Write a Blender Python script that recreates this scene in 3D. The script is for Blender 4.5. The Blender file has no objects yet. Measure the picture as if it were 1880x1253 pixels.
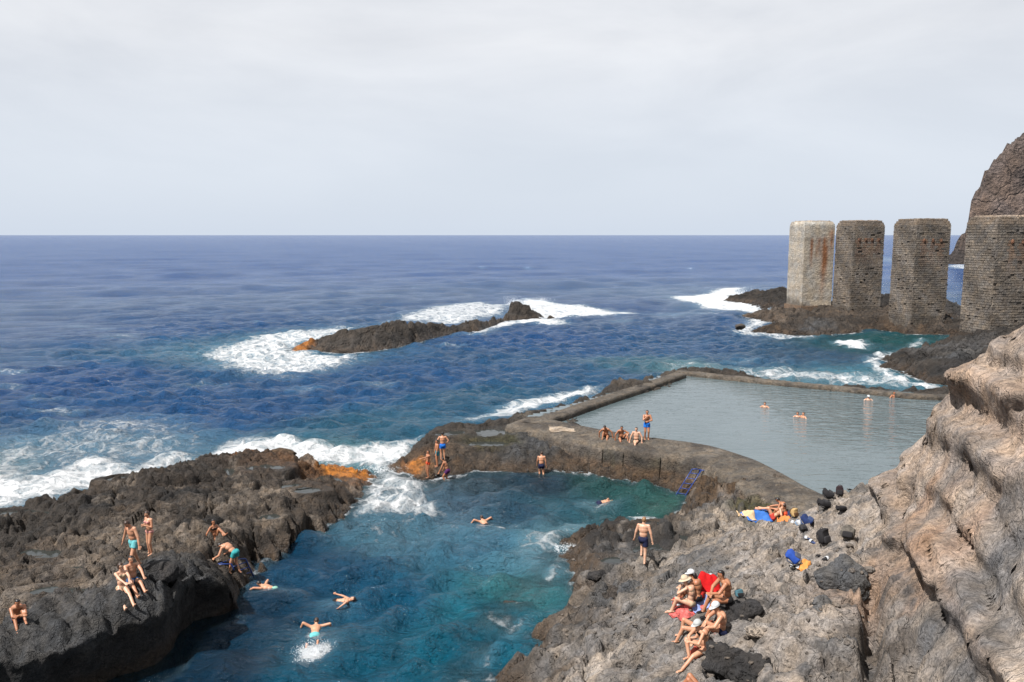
import bpy, bmesh, math, random
import numpy as np
from mathutils import Vector, Matrix, Quaternion

random.seed(7)
R = math.radians
SC = bpy.context.scene
COL = SC.collection

# ------------------------------------------------------------------ camera
CAM = Vector((0.0, 0.0, 14.0))
FPX = 1488.0                      # focal length in pixels of the 1880 px wide photograph
PITCH = math.atan(194.5 / FPX)
cam_d = bpy.data.cameras.new('camera'); cam_d.sensor_width = 36.0
cam_d.lens = FPX / 1880.0 * 36.0
cam_d.clip_start = 0.5; cam_d.clip_end = 120000.0
cam = bpy.data.objects.new('camera', cam_d); COL.objects.link(cam)
cam.location = CAM; cam.rotation_euler = (R(90) - PITCH, 0, 0)
SC.camera = cam

# ------------------------------------------------------------------ light, sky, exposure
SUN_AZ = R(-130)       # compass angle of the sun from +Y towards +X : to the left, slightly behind the camera
SUN_EL = R(54)
sun_d = bpy.data.lights.new('sun', 'SUN'); sun_d.energy = 5.0; sun_d.angle = R(0.5); sun_d.color = (1.0, 0.975, 0.94)
sun = bpy.data.objects.new('sun', sun_d); COL.objects.link(sun)
sdir = Vector((math.sin(SUN_AZ) * math.cos(SUN_EL), math.cos(SUN_AZ) * math.cos(SUN_EL), math.sin(SUN_EL)))
sun.rotation_euler = sdir.to_track_quat('Z', 'Y').to_euler()

world = bpy.data.worlds.new('World'); SC.world = world; world.use_nodes = True
wn = world.node_tree; wn.nodes.clear()
def WN(t, **k):
    n = wn.nodes.new(t)
    for a, b in k.items(): setattr(n, a, b)
    return n
w_out = WN('ShaderNodeOutputWorld'); w_bg = WN('ShaderNodeBackground'); wn.links.new(w_bg.outputs[0], w_out.inputs[0])
sky = WN('ShaderNodeTexSky', sky_type='NISHITA', sun_disc=False, sun_elevation=SUN_EL, sun_rotation=SUN_AZ, dust_density=2.0)
tc = WN('ShaderNodeTexCoord')
sky_s = WN('ShaderNodeMix', data_type='RGBA', blend_type='MULTIPLY'); sky_s.inputs[0].default_value = 1.0
wn.links.new(sky.outputs[0], sky_s.inputs[6]); sky_s.inputs[7].default_value = (0.10, 0.10, 0.10, 1)
mp = WN('ShaderNodeMapping'); mp.inputs['Scale'].default_value = (1.0, 1.0, 3.2)
wn.links.new(tc.outputs['Generated'], mp.inputs[0])
cn = WN('ShaderNodeTexNoise'); cn.inputs['Scale'].default_value = 2.6; cn.inputs['Detail'].default_value = 7; cn.inputs['Roughness'].default_value = 0.55; cn.inputs['Distortion'].default_value = 0.35
wn.links.new(mp.outputs[0], cn.inputs['Vector'])
cr = WN('ShaderNodeValToRGB')
cr.color_ramp.elements[0].position = 0.36; cr.color_ramp.elements[0].color = (0.485, 0.500, 0.530, 1)
cr.color_ramp.elements[1].position = 0.66; cr.color_ramp.elements[1].color = (0.590, 0.599, 0.620, 1)
wn.links.new(cn.outputs[0], cr.inputs[0])
# thin high overcast over the blue: thinner near the horizon
sep = WN('ShaderNodeSeparateXYZ'); wn.links.new(tc.outputs['Generated'], sep.inputs[0])
mr = WN('ShaderNodeMapRange'); mr.inputs['From Min'].default_value = 0.0; mr.inputs['From Max'].default_value = 0.22; mr.inputs['To Min'].default_value = 0.0; mr.inputs['To Max'].default_value = 1.0
wn.links.new(sep.outputs['Z'], mr.inputs['Value'])
lo = WN('ShaderNodeMix', data_type='RGBA'); lo.inputs[6].default_value = (0.445, 0.495, 0.570, 1)
wn.links.new(mr.outputs[0], lo.inputs[0]); wn.links.new(cr.outputs[0], lo.inputs[7])
mixs = WN('ShaderNodeMix', data_type='RGBA'); mixs.inputs[0].default_value = 0.94
wn.links.new(sky_s.outputs[2], mixs.inputs[6]); wn.links.new(lo.outputs[2], mixs.inputs[7])
wn.links.new(mixs.outputs[2], w_bg.inputs['Color']); w_bg.inputs['Strength'].default_value = 0.795

SC.view_settings.view_transform = 'Standard'; SC.view_settings.look = 'None'
SC.view_settings.exposure = 0.94; SC.view_settings.gamma = 1.0; SC.view_settings.use_curve_mapping = False
GAIN = 2.25            # sunlit level : display-linear / albedo at this exposure

# ------------------------------------------------------------------ helpers
def ray(px, py):
    a = (px - 940.0) / FPX; b = -(py - 626.5) / FPX
    c, s = math.cos(PITCH), math.sin(PITCH)
    return Vector((a, c + b * s, -s + b * c))
def at(px, py, z=0.0, d=None):
    """the point seen at that spot of the photograph, at height z or at distance d along y"""
    r = ray(px, py)
    t = (z - CAM.z) / r.z if d is None else d / r.y
    return CAM + r * t
def s2l(c):
    c = c / 255.0
    return c / 12.92 if c <= 0.04045 else ((c + 0.055) / 1.055) ** 2.4
def alb(r, g, b, k=1.0):
    """base colour whose sunlit look is that sRGB colour"""
    return tuple(min(0.85, s2l(v) / GAIN * k) for v in (r, g, b))

def _hash(ix, iy, seed):
    h = (ix.astype(np.int64) * 374761393 + iy.astype(np.int64) * 668265263 + seed * 1274126177) & 0xFFFFFFFF
    h = ((h ^ (h >> 13)) * 1274126177) & 0xFFFFFFFF
    return (h ^ (h >> 16)) & 0xFFFFFFFF
def perlin(x, y, seed=0):
    ix = np.floor(x); iy = np.floor(y); fx = x - ix; fy = y - iy
    u = fx * fx * fx * (fx * (fx * 6 - 15) + 10); v = fy * fy * fy * (fy * (fy * 6 - 15) + 10)
    def g(dx, dy):
        a = _hash(ix + dx, iy + dy, seed) / 4294967296.0 * 6.2831853
        return np.cos(a) * (fx - dx) + np.sin(a) * (fy - dy)
    return 1.4 * ((g(0, 0) * (1 - u) + g(1, 0) * u) * (1 - v) + (g(0, 1) * (1 - u) + g(1, 1) * u) * v)
def fbm(x, y, f, octv=5, seed=0, gain=0.5, ridged=False):
    s = np.zeros_like(x); a = 1.0; t = 0
    for i in range(octv):
        n = perlin(x * f + 17.3 * i, y * f - 9.1 * i, seed + i)
        if ridged: n = 1 - 2 * np.abs(n)
        s += a * n; t += a; a *= gain; f *= 2.03
    return s / t
def worley(x, y, f, seed=0):
    """distance to nearest cell border (0 at cracks) and the cell's random value"""
    X = x * f; Y = y * f; ix = np.floor(X); iy = np.floor(Y)
    d1 = np.full(X.shape, 9.0); d2 = np.full(X.shape, 9.0); cid = np.zeros(X.shape)
    for dx in (-1, 0, 1):
        for dy in (-1, 0, 1):
            h = _hash(ix + dx, iy + dy, seed)
            px = ix + dx + (h & 1023) / 1023.0; py = iy + dy + ((h >> 10) & 1023) / 1023.0
            d = np.hypot(px - X, py - Y); c = ((h >> 20) & 1023) / 1023.0
            m = d < d1
            d2 = np.where(m, d1, np.minimum(d2, d)); cid = np.where(m, c, cid); d1 = np.where(m, d, d1)
    return d2 - d1, cid
def sstep(a, b, x):
    t = np.clip((x - a) / (b - a), 0, 1); return t * t * (3 - 2 * t)
def sdist(x, y, poly):
    """signed distance to a polygon, negative inside"""
    d = np.full(x.shape, 1e9); ins = np.zeros(x.shape, bool); n = len(poly)
    for i in range(n):
        ax, ay = poly[i]; bx, by = poly[(i + 1) % n]
        ex, ey = bx - ax, by - ay
        t = np.clip(((x - ax) * ex + (y - ay) * ey) / (ex * ex + ey * ey + 1e-9), 0, 1)
        d = np.minimum(d, np.hypot(x - ax - t * ex, y - ay - t * ey))
        if abs(ey) > 1e-9:
            c = ((ay > y) != (by > y)) & (x < (bx - ax) * (y - ay) / ey + ax)
            ins ^= c
    return np.where(ins, -d, d)
def wpoly(pts, z=0.0):
    return [(at(p[0], p[1], p[2] if len(p) > 2 else z).x, at(p[0], p[1], p[2] if len(p) > 2 else z).y) for p in pts]

def link(name, me, parent=None):
    o = bpy.data.objects.new(name, me); COL.objects.link(o)
    if parent: o.parent = parent
    return o
def tag(o, label=None, cat=None, group=None, kind=None):
    if label: o['label'] = label
    if cat: o['category'] = cat
    if group: o['group'] = group
    if kind: o['kind'] = kind
    return o
def empty(name, loc=(0, 0, 0), rz=0.0):
    o = bpy.data.objects.new(name, None); COL.objects.link(o); o.location = loc; o.rotation_euler = (0, 0, rz); return o
def mesh_of(name, v, f, mat=None, smooth=True):
    me = bpy.data.meshes.new(name); me.from_pydata([tuple(p) for p in v], [], [tuple(q) for q in f]); me.update()
    if smooth: me.polygons.foreach_set('use_smooth', [True] * len(me.polygons))
    if mat: me.materials.append(mat)
    return me
def grid_mesh(name, X, Y, Z, mat, cols=None, floats=None):
    """X,Y,Z (ny,nx) arrays -> mesh with optional point colour (…,4) and float attributes"""
    ny, nx = Z.shape; n = nx * ny
    me = bpy.data.meshes.new(name); me.vertices.add(n)
    co = np.stack([X, Y, Z], -1).reshape(-1).astype(np.float32); me.vertices.foreach_set('co', co)
    i = np.arange(n).reshape(ny, nx)
    q = np.stack([i[:-1, :-1], i[:-1, 1:], i[1:, 1:], i[1:, :-1]], -1).reshape(-1, 4)
    me.loops.add(q.size); me.loops.foreach_set('vertex_index', q.reshape(-1).astype(np.int32))
    me.polygons.add(len(q)); me.polygons.foreach_set('loop_start', (np.arange(len(q)) * 4).astype(np.int32))
    me.polygons.foreach_set('loop_total', np.full(len(q), 4, np.int32))
    me.polygons.foreach_set('use_smooth', np.ones(len(q), bool))
    me.update(calc_edges=True)
    if cols is not None:
        a = me.color_attributes.new('tint', 'FLOAT_COLOR', 'POINT'); a.data.foreach_set('color', cols.reshape(-1).astype(np.float32))
    for k, v in (floats or {}).items():
        a = me.attributes.new(k, 'FLOAT', 'POINT'); a.data.foreach_set('value', v.reshape(-1).astype(np.float32))
    me.materials.append(mat); me.validate()
    return me

# ------------------------------------------------------------------ materials
MATS = {}
def new_mat(name):
    m = bpy.data.materials.new(name); m.use_nodes = True; nt = m.node_tree; nt.nodes.clear()
    out = nt.nodes.new('ShaderNodeOutputMaterial'); b = nt.nodes.new('ShaderNodeBsdfPrincipled')
    nt.links.new(b.outputs[0], out.inputs[0]); MATS[name] = m
    return m, nt, b, out
def nz(nt, scale, detail=4, rough=0.55, dist=0.0, vec=None, stretch=None):
    n = nt.nodes.new('ShaderNodeTexNoise'); n.inputs['Scale'].default_value = scale; n.inputs['Detail'].default_value = detail
    n.inputs['Roughness'].default_value = rough; n.inputs['Distortion'].default_value = dist
    g = vec or nt.nodes.new('ShaderNodeNewGeometry').outputs['Position']
    if stretch:
        m = nt.nodes.new('ShaderNodeMapping'); m.inputs['Scale'].default_value = stretch; nt.links.new(g, m.inputs[0]); g = m.outputs[0]
    nt.links.new(g, n.inputs['Vector']); return n.outputs[0]
def ramp(nt, src, stops):
    r = nt.nodes.new('ShaderNodeValToRGB'); e = r.color_ramp.elements
    while len(e) < len(stops): e.new(0.5)
    for i, (p, c) in enumerate(stops):
        e[i].position = p; e[i].color = (c, c, c, 1) if isinstance(c, (int, float)) else tuple(c) + (1,)
    nt.links.new(src, r.inputs[0]); return r.outputs[0]
def mixc(nt, a, b, fac=1.0, mode='MIX'):
    m = nt.nodes.new('ShaderNodeMix'); m.data_type = 'RGBA'; m.blend_type = mode
    for s, v in ((0, fac), (6, a), (7, b)):
        if hasattr(v, 'links') or hasattr(v, 'is_linked'): nt.links.new(v, m.inputs[s])
        elif s == 0: m.inputs[0].default_value = v
        else: m.inputs[s].default_value = tuple(v) + (1,) if len(v) == 3 else v
    return m.outputs[2]
def math_n(nt, op, a, b=0.0, clamp=False):
    m = nt.nodes.new('ShaderNodeMath'); m.operation = op; m.use_clamp = clamp
    for i, v in ((0, a), (1, b)):
        if hasattr(v, 'is_linked'): nt.links.new(v, m.inputs[i])
        else: m.inputs[i].default_value = v
    return m.outputs[0]
def bump(nt, h, dist, strength=1.0, nrm=None):
    b = nt.nodes.new('ShaderNodeBump'); b.inputs['Distance'].default_value = dist; b.inputs['Strength'].default_value = strength
    nt.links.new(h, b.inputs['Height'])
    if nrm is not None: nt.links.new(nrm, b.inputs['Normal'])
    return b.outputs[0]

def rock_mat(name, fine=1.0, contrast=1.0, bumpk=1.0):
    m, nt, b, out = new_mat(name)
    at_ = nt.nodes.new('ShaderNodeAttribute'); at_.attribute_name = 'tint'
    n1 = nz(nt, 0.9 * fine, 6, 0.62, 0.1); n2 = nz(nt, 5.0 * fine, 6, 0.66); n3 = nz(nt, 17 * fine, 5, 0.65)
    v1 = ramp(nt, n1, [(0.30, 1.08 - 0.50 * contrast), (0.5, 1.08), (0.70, 1.08 + 0.45 * contrast)])
    v2 = ramp(nt, n2, [(0.30, 1.08 - 0.60 * contrast), (0.5, 1.08), (0.72, 1.08 + 0.50 * contrast)])
    v3 = ramp(nt, n3, [(0.28, 0.55), (0.5, 1.0), (0.72, 1.45)])
    c = mixc(nt, at_.outputs['Color'], v1, 1.0, 'MULTIPLY'); c = mixc(nt, c, v2, 1.0, 'MULTIPLY'); c = mixc(nt, c, v3, 1.0, 'MULTIPLY')
    hue = nz(nt, 2.1 * fine, 3, 0.5); c = mixc(nt, c, ramp(nt, hue, [(0.35, (0.95, 0.99, 1.05)), (0.65, (1.06, 1.0, 0.92))]), 1.0, 'MULTIPLY')
    patch = nz(nt, 1.5 * fine, 8, 0.68, 0.15); c = mixc(nt, c, ramp(nt, patch, [(0.36, (0.42, 0.42, 0.44)), (0.46, (1.0, 1.0, 1.0))]), 0.9 * min(1.0, contrast), 'MULTIPLY')
    ck = nt.nodes.new('ShaderNodeTexVoronoi'); ck.feature = 'DISTANCE_TO_EDGE'; ck.inputs['Scale'].default_value = 1.1 * fine
    cg = nt.nodes.new('ShaderNodeNewGeometry').outputs['Position']; cw = nt.nodes.new('ShaderNodeTexNoise'); cw.inputs['Scale'].default_value = 1.3 * fine; cw.inputs['Detail'].default_value = 6; nt.links.new(cg, cw.inputs['Vector'])
    cv = nt.nodes.new('ShaderNodeVectorMath'); cv.operation = 'MULTIPLY_ADD'; cv.inputs[1].default_value = (1.6 / fine,) * 3; nt.links.new(cw.outputs['Color'], cv.inputs[0]); nt.links.new(cg, cv.inputs[2]); nt.links.new(cv.outputs[0], ck.inputs['Vector'])
    crack = ramp(nt, ck.outputs['Distance'], [(0.0, 0.0), (0.035, 1.0)])
    # pitted vesicles
    vo = nt.nodes.new('ShaderNodeTexVoronoi'); vo.inputs['Scale'].default_value = 7 * fine
    g = nt.nodes.new('ShaderNodeNewGeometry'); nt.links.new(g.outputs['Position'], vo.inputs['Vector'])
    pit = ramp(nt, vo.outputs['Distance'], [(0.0, 0.0), (0.28, 1.0)])
    nt.links.new(c, b.inputs['Base Color'])
    ro = math_n(nt, 'SUBTRACT', 0.92, math_n(nt, 'MULTIPLY', at_.outputs['Alpha'], 0.55)); nt.links.new(ro, b.inputs['Roughness'])
    b.inputs['Specular IOR Level'].default_value = 0.35
    h = math_n(nt, 'ADD', math_n(nt, 'MULTIPLY', n2, 1.0), math_n(nt, 'MULTIPLY', n3, 0.35))
    h = math_n(nt, 'ADD', h, math_n(nt, 'MULTIPLY', pit, 0.22))
    h = math_n(nt, 'ADD', h, math_n(nt, 'MULTIPLY', crack, 0.30 * min(1.0, contrast)))
    nt.links.new(bump(nt, h, 0.24 * bumpk / fine, 1.0), b.inputs['Normal'])
    return m
ROCK = rock_mat('volcanic_rock'); ROCK_SMOOTH = rock_mat('ash_rock', 0.8, 0.68, 0.7)
ROCK_FAR = rock_mat('distant_rock', 0.22, 1.0, 1.0); CONCRETE = rock_mat('old_concrete', 1.0, 0.85, 0.55)
HEAD_ROCK = rock_mat('headland_rock', 0.045, 1.0, 1.3)

def plain(name, col, rough=0.7, var=0.25, scale=8.0, spec=0.4, bumpd=0.0):
    m, nt, b, out = new_mat(name)
    tcn = nt.nodes.new('ShaderNodeTexCoord').outputs['Object']
    n = nz(nt, scale, 4, 0.6, 0.0, tcn); v = ramp(nt, n, [(0.3, 1 - var), (0.7, 1 + var)])
    nt.links.new(mixc(nt, col, v, 1.0, 'MULTIPLY'), b.inputs['Base Color'])
    b.inputs['Roughness'].default_value = rough; b.inputs['Specular IOR Level'].default_value = spec
    if bumpd: nt.links.new(bump(nt, n, bumpd), b.inputs['Normal'])
    return m

# ------------------------------------------------------------------ terrain from survey points
PAL = {
 'black': alb(52, 49, 48), 'dark': alb(84, 76, 69), 'brown': alb(112, 98, 85), 'tan': alb(158, 143, 128), 'pale': alb(186, 173, 160),
 'slate': alb(104, 103, 103), 'grey': alb(134, 127, 121), 'ash': alb(160, 149, 139), 'cliff': alb(162, 147, 134), 'rust': alb(154, 128, 108),
 'orange': alb(176, 112, 42), 'algae': alb(106, 84, 62), 'moss': alb(92, 88, 54), 'conc': alb(140, 128, 114), 'wet': alb(66, 56, 47),
}
class Terrain:
    reach = 3.5
    def __init__(self, pts, lam=0.18):
        """pts: (px, py, z or ('d', dist), colour[, 'drop'|'foot'])"""
        P = []; C = []
        for p in pts:
            w = at(p[0], p[1], d=p[2][1]) if isinstance(p[2], tuple) else at(p[0], p[1], p[2])
            P.append((w.x, w.y, w.z)); C.append(PAL[p[3]])
            if len(p) > 4:
                if p[4] == 'drop':
                    for dy, z in ((1.3, -0.6), (4.0, -2.2)):
                        k = dy / math.hypot(w.x, w.y); P.append((w.x + w.x * k, w.y + w.y * k, z)); C.append(PAL['wet'])
                if p[4] == 'foot':
                    for dy, z in ((-0.9, -0.7), (-3.0, -2.2)):
                        k = dy / math.hypot(w.x, w.y); P.append((w.x + w.x * k, w.y + w.y * k, z)); C.append(PAL['wet'])
        self.P = np.array(P); self.C = np.array(C)
        n = len(P); D = np.hypot(self.P[:, None, 0] - self.P[None, :, 0], self.P[:, None, 1] - self.P[None, :, 1])
        A = np.zeros((n + 3, n + 3)); A[:n, :n] = D - np.eye(n) * lam; A[:n, n] = 1; A[:n, n + 1:] = self.P[:, :2]; A[n:, :n] = A[:n, n:].T
        self.w = np.linalg.solve(A, np.concatenate([self.P[:, 2], [0, 0, 0]]))
    def h(self, x, y):
        s = x.shape; x = x.ravel(); y = y.ravel(); n = len(self.P); z = self.w[n] + self.w[n + 1] * x + self.w[n + 2] * y
        dm = np.full(x.shape, 1e9)
        for i in range(n):
            q = np.hypot(x - self.P[i, 0], y - self.P[i, 1]); z = z + self.w[i] * q; dm = np.minimum(dm, q)
        z = z - np.maximum(0, dm - self.reach) * 1.2
        return z.reshape(s)
    def col(self, x, y):
        s = x.shape
        wx = x + 1.1 * fbm(x, y, 0.5, 4, 91); wy = y + 1.1 * fbm(x, y, 0.5, 4, 97)
        W = np.zeros(s); out = np.zeros(s + (3,))
        for (px, py, pz), c in zip(self.P, self.C):
            w = 1.0 / (((wx - px) ** 2 + (wy - py) ** 2) ** 1.6 + 0.02); W += w; out += w[..., None] * c
        return out / W[..., None]
def axis(a, b, dx, zones=()):
    """grid line positions, finer inside zones (lo, hi, dx)"""
    v = [a]
    while v[-1] < b:
        s = dx
        for lo, hi, d in zones:
            if lo <= v[-1] <= hi: s = d
        v.append(v[-1] + s)
    return np.array(v)
def lerp_col(c, d, m):
    return c * (1 - m[..., None]) + np.array(d) * m[..., None]
def shore_tint(c, z, x, y, orange=0.0):
    """weed and wet rock near the water line (alpha = wetness)"""
    n = fbm(x, y, 0.8, 4, 55)
    zz = z + 0.25 * n
    c = lerp_col(c, PAL['algae'], sstep(0.75, 0.25, zz) * (0.35 + orange))
    c = lerp_col(c, PAL['wet'], sstep(0.38, 0.05, zz) * 0.85)
    wet = sstep(0.9, 0.1, zz)
    return np.concatenate([c, wet[..., None]], -1)
def billow(x, y, f, octv, seed, gain=0.5):
    s = np.zeros_like(x); a = 1.0; t = 0
    for i in range(octv):
        s += a * np.abs(perlin(x * f + 31.7 * i, y * f + 11.9 * i, seed + i)); t += a; a *= gain; f *= 2.1
    return s / t
def weed(T4, X, Y, poly, k=1.0):
    """bright orange weed growing in a patch"""
    m = sstep(0.6, -0.5, sdist(X, Y, wpoly(poly)) + 1.1 * fbm(X, Y, 0.9, 4, 57)) * k
    T4[..., :3] = lerp_col(T4[..., :3], alb(206, 128, 40), m); return T4
def rough_rock(x, y, k=1.0, seed=0):
    wx = x + 0.55 * fbm(x, y, 0.55, 3, seed + 5); wy = y + 0.55 * fbm(x, y, 0.55, 3, seed + 6)
    e1, c1 = worley(wx, wy, 0.42, seed + 1); e2, c2 = worley(wx, wy * 1.25, 1.1, seed + 2)
    z = 0.30 * fbm(wx, wy, 0.30, 3, seed + 3) + 0.42 * (c1 - 0.5) + 0.20 * (c2 - 0.5)
    z += 0.95 * (billow(wx, wy * 1.15, 0.62, 5, seed + 7, 0.52) - 0.26)
    z -= 0.42 * sstep(0.09, 0.0, e1) + 0.26 * sstep(0.11, 0.0, e2)
    z += 0.26 * (billow(x, y, 2.3, 3, seed + 9, 0.55) - 0.26)
    pit = fbm(wx, wy, 0.75, 4, seed + 8); z -= 0.75 * sstep(0.22, 0.36, pit)
    return (z + 0.06) * k
TERR = []      # (xs, ys, Z) for depth lookups
def put_terrain(name, T, x0, x1, y0, y1, dx, detail, tint, mat, zx=(), zy=(), warp=None):
    xs = axis(x0, x1, dx, zx); ys = axis(y0, y1, dx, zy); X, Y = np.meshgrid(xs, ys)
    B = T.h(X, Y); Z = detail(X, Y, B); C = tint(X, Y, Z, T.col(X, Y))
    if warp: X, Y, Z = warp(X, Y, Z, B)
    o = link(name, grid_mesh(name, X, Y, Z, mat, C)); tag(o, kind='structure'); TERR.append((xs, ys, Z))
    return o
def terr_h(x, y):
    """highest rock under points (arrays) by bilinear lookup"""
    out = np.full(x.shape, -6.0)
    for xs, ys, Z in TERR:
        i = np.clip(np.searchsorted(xs, x) - 1, 0, len(xs) - 2); j = np.clip(np.searchsorted(ys, y) - 1, 0, len(ys) - 2)
        u = np.clip((x - xs[i]) / (xs[i + 1] - xs[i]), 0, 1); v = np.clip((y - ys[j]) / (ys[j + 1] - ys[j]), 0, 1)
        z = (Z[j, i] * (1 - u) + Z[j, i + 1] * u) * (1 - v) + (Z[j + 1, i] * (1 - u) + Z[j + 1, i + 1] * u) * v
        ok = (x > xs[0]) & (x < xs[-1]) & (y > ys[0]) & (y < ys[-1])
        out = np.where(ok, np.maximum(out, z), out)
    return out

# tide pools: (px, py, z, half width, half depth in metres)
POOLS_L = [(430, 868, 1.35, 1.5, .8), (492, 866, 1.2, 1.0, .7), (602, 872, .75, 1.1, .9), (535, 893, 1.15, .9, .5), (108, 1087, 2.05, 1.1, .45), (82, 1003, 1.75, 1.1, .5), (127, 1046, 1.9, .6, .35), (250, 884, 1.3, 1.5, .5), (565, 905, 1.0, .8, .5), (45, 945, 1.2, 1.3, .5), (490, 945, 1.3, .7, .4)]
POOLS_P = [(890, 797, 1.12, 1.9, 1.0), (897, 815, 1.05, 1.7, .7), (828, 803, 1.05, .9, .8), (1040, 742, 1.0, 1.4, .6)]
POOLS_R = [(1208, 998, .95, .95, .8), (1262, 972, 1.25, .7, .6), (1128, 1032, .95, .7, .35), (1205, 962, .8, .6, .35), (1222, 1012, 1.0, .4, .4)]
POOL_Z = []
def dig(X, Y, Z, pools):
    for px, py, z, a, b in pools:
        w = at(px, py, z); r = np.hypot((X - w.x) / a, (Y - w.y) / b)
        z = float(np.percentile(Z[r < 1.0], 35)) if (r < 1.0).any() else z
        POOL_Z.append((w.x, w.y, z, a, b))
        r = r + 0.75 * fbm(X, Y, 0.8, 4, 77)
        m = sstep(1.15, 0.75, r); Z = np.where(r < 1.15, Z * (1 - m) + (z - 0.09 + 0.25 * (Z - z)) * m, Z)
        rim = sstep(1.9, 1.5, r) * (1 - m); Z = Z + rim * np.maximum(0, z + 0.06 - Z)
    return Z

# ---- left rock platform
L_pts = [(0,946,1.0,'dark','drop'),(-120,985,1.0,'dark','drop'),(-300,1060,1.0,'dark','drop'),(30,935,1.1,'dark','drop'),(87,916,1.2,'dark','drop'),(174,899,1.2,'brown','drop'),(242,880,1.3,'dark','drop'),(294,871,1.3,'dark','drop'),
 (321,854,1.4,'dark','drop'),(359,837,1.5,'dark','drop'),(415,833,1.3,'dark','drop'),(453,828,1.0,'orange','drop'),(491,842,.7,'dark','drop'),(547,848,.6,'brown','drop'),(604,849,.5,'orange','drop'),(657,861,.3,'orange','drop'),(680,871,.1,'orange','drop'),
 (664,889,0.1,'orange'),(640,893,0,'algae'),(648,915,0,'wet'),(646,939,0,'wet','foot'),(638,950,0,'wet','foot'),(604,965,0,'wet','foot'),(559,991,0,'wet','foot'),(521,1010,0,'wet','foot'),(483,1027,0,'wet','foot'),(464,1050,0,'wet','foot'),(450,1072,0,'wet','foot'),
 (640,880,.3,'orange'),(610,862,.5,'orange'),(600,885,.7,'brown'),(620,925,.9,'dark'),(590,945,.9,'dark'),(555,965,1.0,'brown'),(515,988,1.0,'brown'),(478,1008,1.0,'brown'),(450,1028,1.0,'dark'),(432,1046,1.0,'dark'),
 (540,880,1.1,'dark'),(560,915,1.2,'brown'),(500,905,1.4,'tan'),(450,890,1.5,'dark'),(380,865,1.6,'dark'),(420,930,1.6,'tan'),(500,950,1.3,'tan'),(540,950,1.2,'brown'),(330,910,1.7,'black'),(380,950,1.6,'black'),(260,930,1.7,'brown'),(180,930,1.5,'black'),(100,950,1.4,'dark'),
 (277,1018,1.8,'brown'),(330,985,1.7,'tan'),(400,990,1.6,'tan'),(450,975,1.4,'brown'),(250,1045,1.9,'brown'),(200,985,1.8,'tan'),(120,990,1.7,'brown'),(60,980,1.5,'dark'),(0,985,1.4,'dark'),(-100,1020,1.4,'dark'),
 (150,1040,1.9,'tan'),(80,1040,1.8,'brown'),(0,1050,1.8,'brown'),(180,1070,2.2,'tan'),(100,1085,2.0,'brown'),(30,1095,2.0,'tan'),(-80,1100,2.0,'brown'),(330,1015,1.7,'brown'),(400,1015,1.4,'brown'),
 (203,1082,2.6,'slate'),(143,1090,2.45,'slate'),(72,1113,2.3,'slate'),(0,1150,2.1,'slate'),(-80,1180,2.0,'slate'),(240,1082,2.65,'slate'),(275,1070,2.7,'slate'),(298,1054,2.8,'slate'),(321,1035,2.6,'slate'),(350,1031,2.4,'slate'),(370,1034,2.2,'slate'),(388,1046,2.0,'dark'),(410,1063,1.5,'dark'),(428,1083,.9,'dark'),
 (311,1096,2.35,'slate'),(302,1112,2.25,'slate'),(263,1130,2.1,'slate'),(230,1140,2.05,'slate'),(172,1163,2.0,'slate'),(93,1191,1.95,'slate'),(0,1199,2.1,'slate'),(-100,1225,2.1,'slate'),(120,1130,2.2,'slate'),(40,1150,2.15,'slate')]
def below(px, py, z, out=0.7, zz=-1.2):    # foot of a cliff under a lip, given the lip
    return at(px, py, z), out, zz
TL = None
_extra = []
for (px, py, z) in ((345,1068,2.0),(322,1100,2.2),(302,1114,2.25),(263,1132,2.1),(230,1142,2.05),(172,1165,2.0),(93,1194,1.95),(0,1202,2.1),(-100,1228,2.1)):
    w = at(px, py, z)
    for o_, zz in ((0.45, -0.2), (1.0, -1.4), (3.0, -2.6)):
        _extra.append((w.x + 0.80 * o_, w.y - 0.60 * o_, zz))
for (px, py, z) in ((410,1065,1.4),(388,1050,1.9),(430,1084,.8)):
    w = at(px, py, z)
    for o_, zz in ((0.8, -0.3), (2.0, -1.8)):
        _extra.append((w.x + 0.75 * o_, w.y - 0.66 * o_, zz))
class TerrainX(Terrain):
    def __init__(self, pts, extra):
        super().__init__(pts)
        P = np.array(extra); self.P = np.vstack([self.P, P]); self.C = np.vstack([self.C, np.tile(np.array(PAL['black']) * 0.8, (len(P), 1))])
        n = len(self.P); D = np.hypot(self.P[:, None, 0] - self.P[None, :, 0], self.P[:, None, 1] - self.P[None, :, 1])
        A = np.zeros((n + 3, n + 3)); A[:n, :n] = D - np.eye(n) * 0.12; A[:n, n] = 1; A[:n, n + 1:] = self.P[:, :2]; A[n:, :n] = A[:n, n:].T
        self.w = np.linalg.solve(A, np.concatenate([self.P[:, 2], [0, 0, 0]]))
TL = TerrainX(L_pts, _extra)
SLAB = wpoly([(-120,1170,2.2),(0,1145,2.1),(72,1110,2.3),(143,1088,2.45),(203,1080,2.6),(275,1066,2.7),(300,1050,2.8),(330,1032,2.6),(380,1040,2.1),(420,1080,1.2),(322,1100,2.2),(302,1114,2.25),(263,1133,2.1),(230,1143,2.05),(172,1166,2.0),(93,1195,1.95),(0,1203,2.1),(-120,1232,2.1)])
LIP = [at(*p) for p in [(-330,1300,2.1),(-100,1225,2.1),(0,1200,2.1),(50,1198,2.05),(93,1191,2.0),(172,1163,2.0),(230,1140,2.05),(263,1130,2.1),(300,1112,2.25),(316,1088,2.4),(333,1062,2.4),(362,1046,2.15),(398,1058,1.7),(422,1078,1.15),(438,1093,.5)]]
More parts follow.
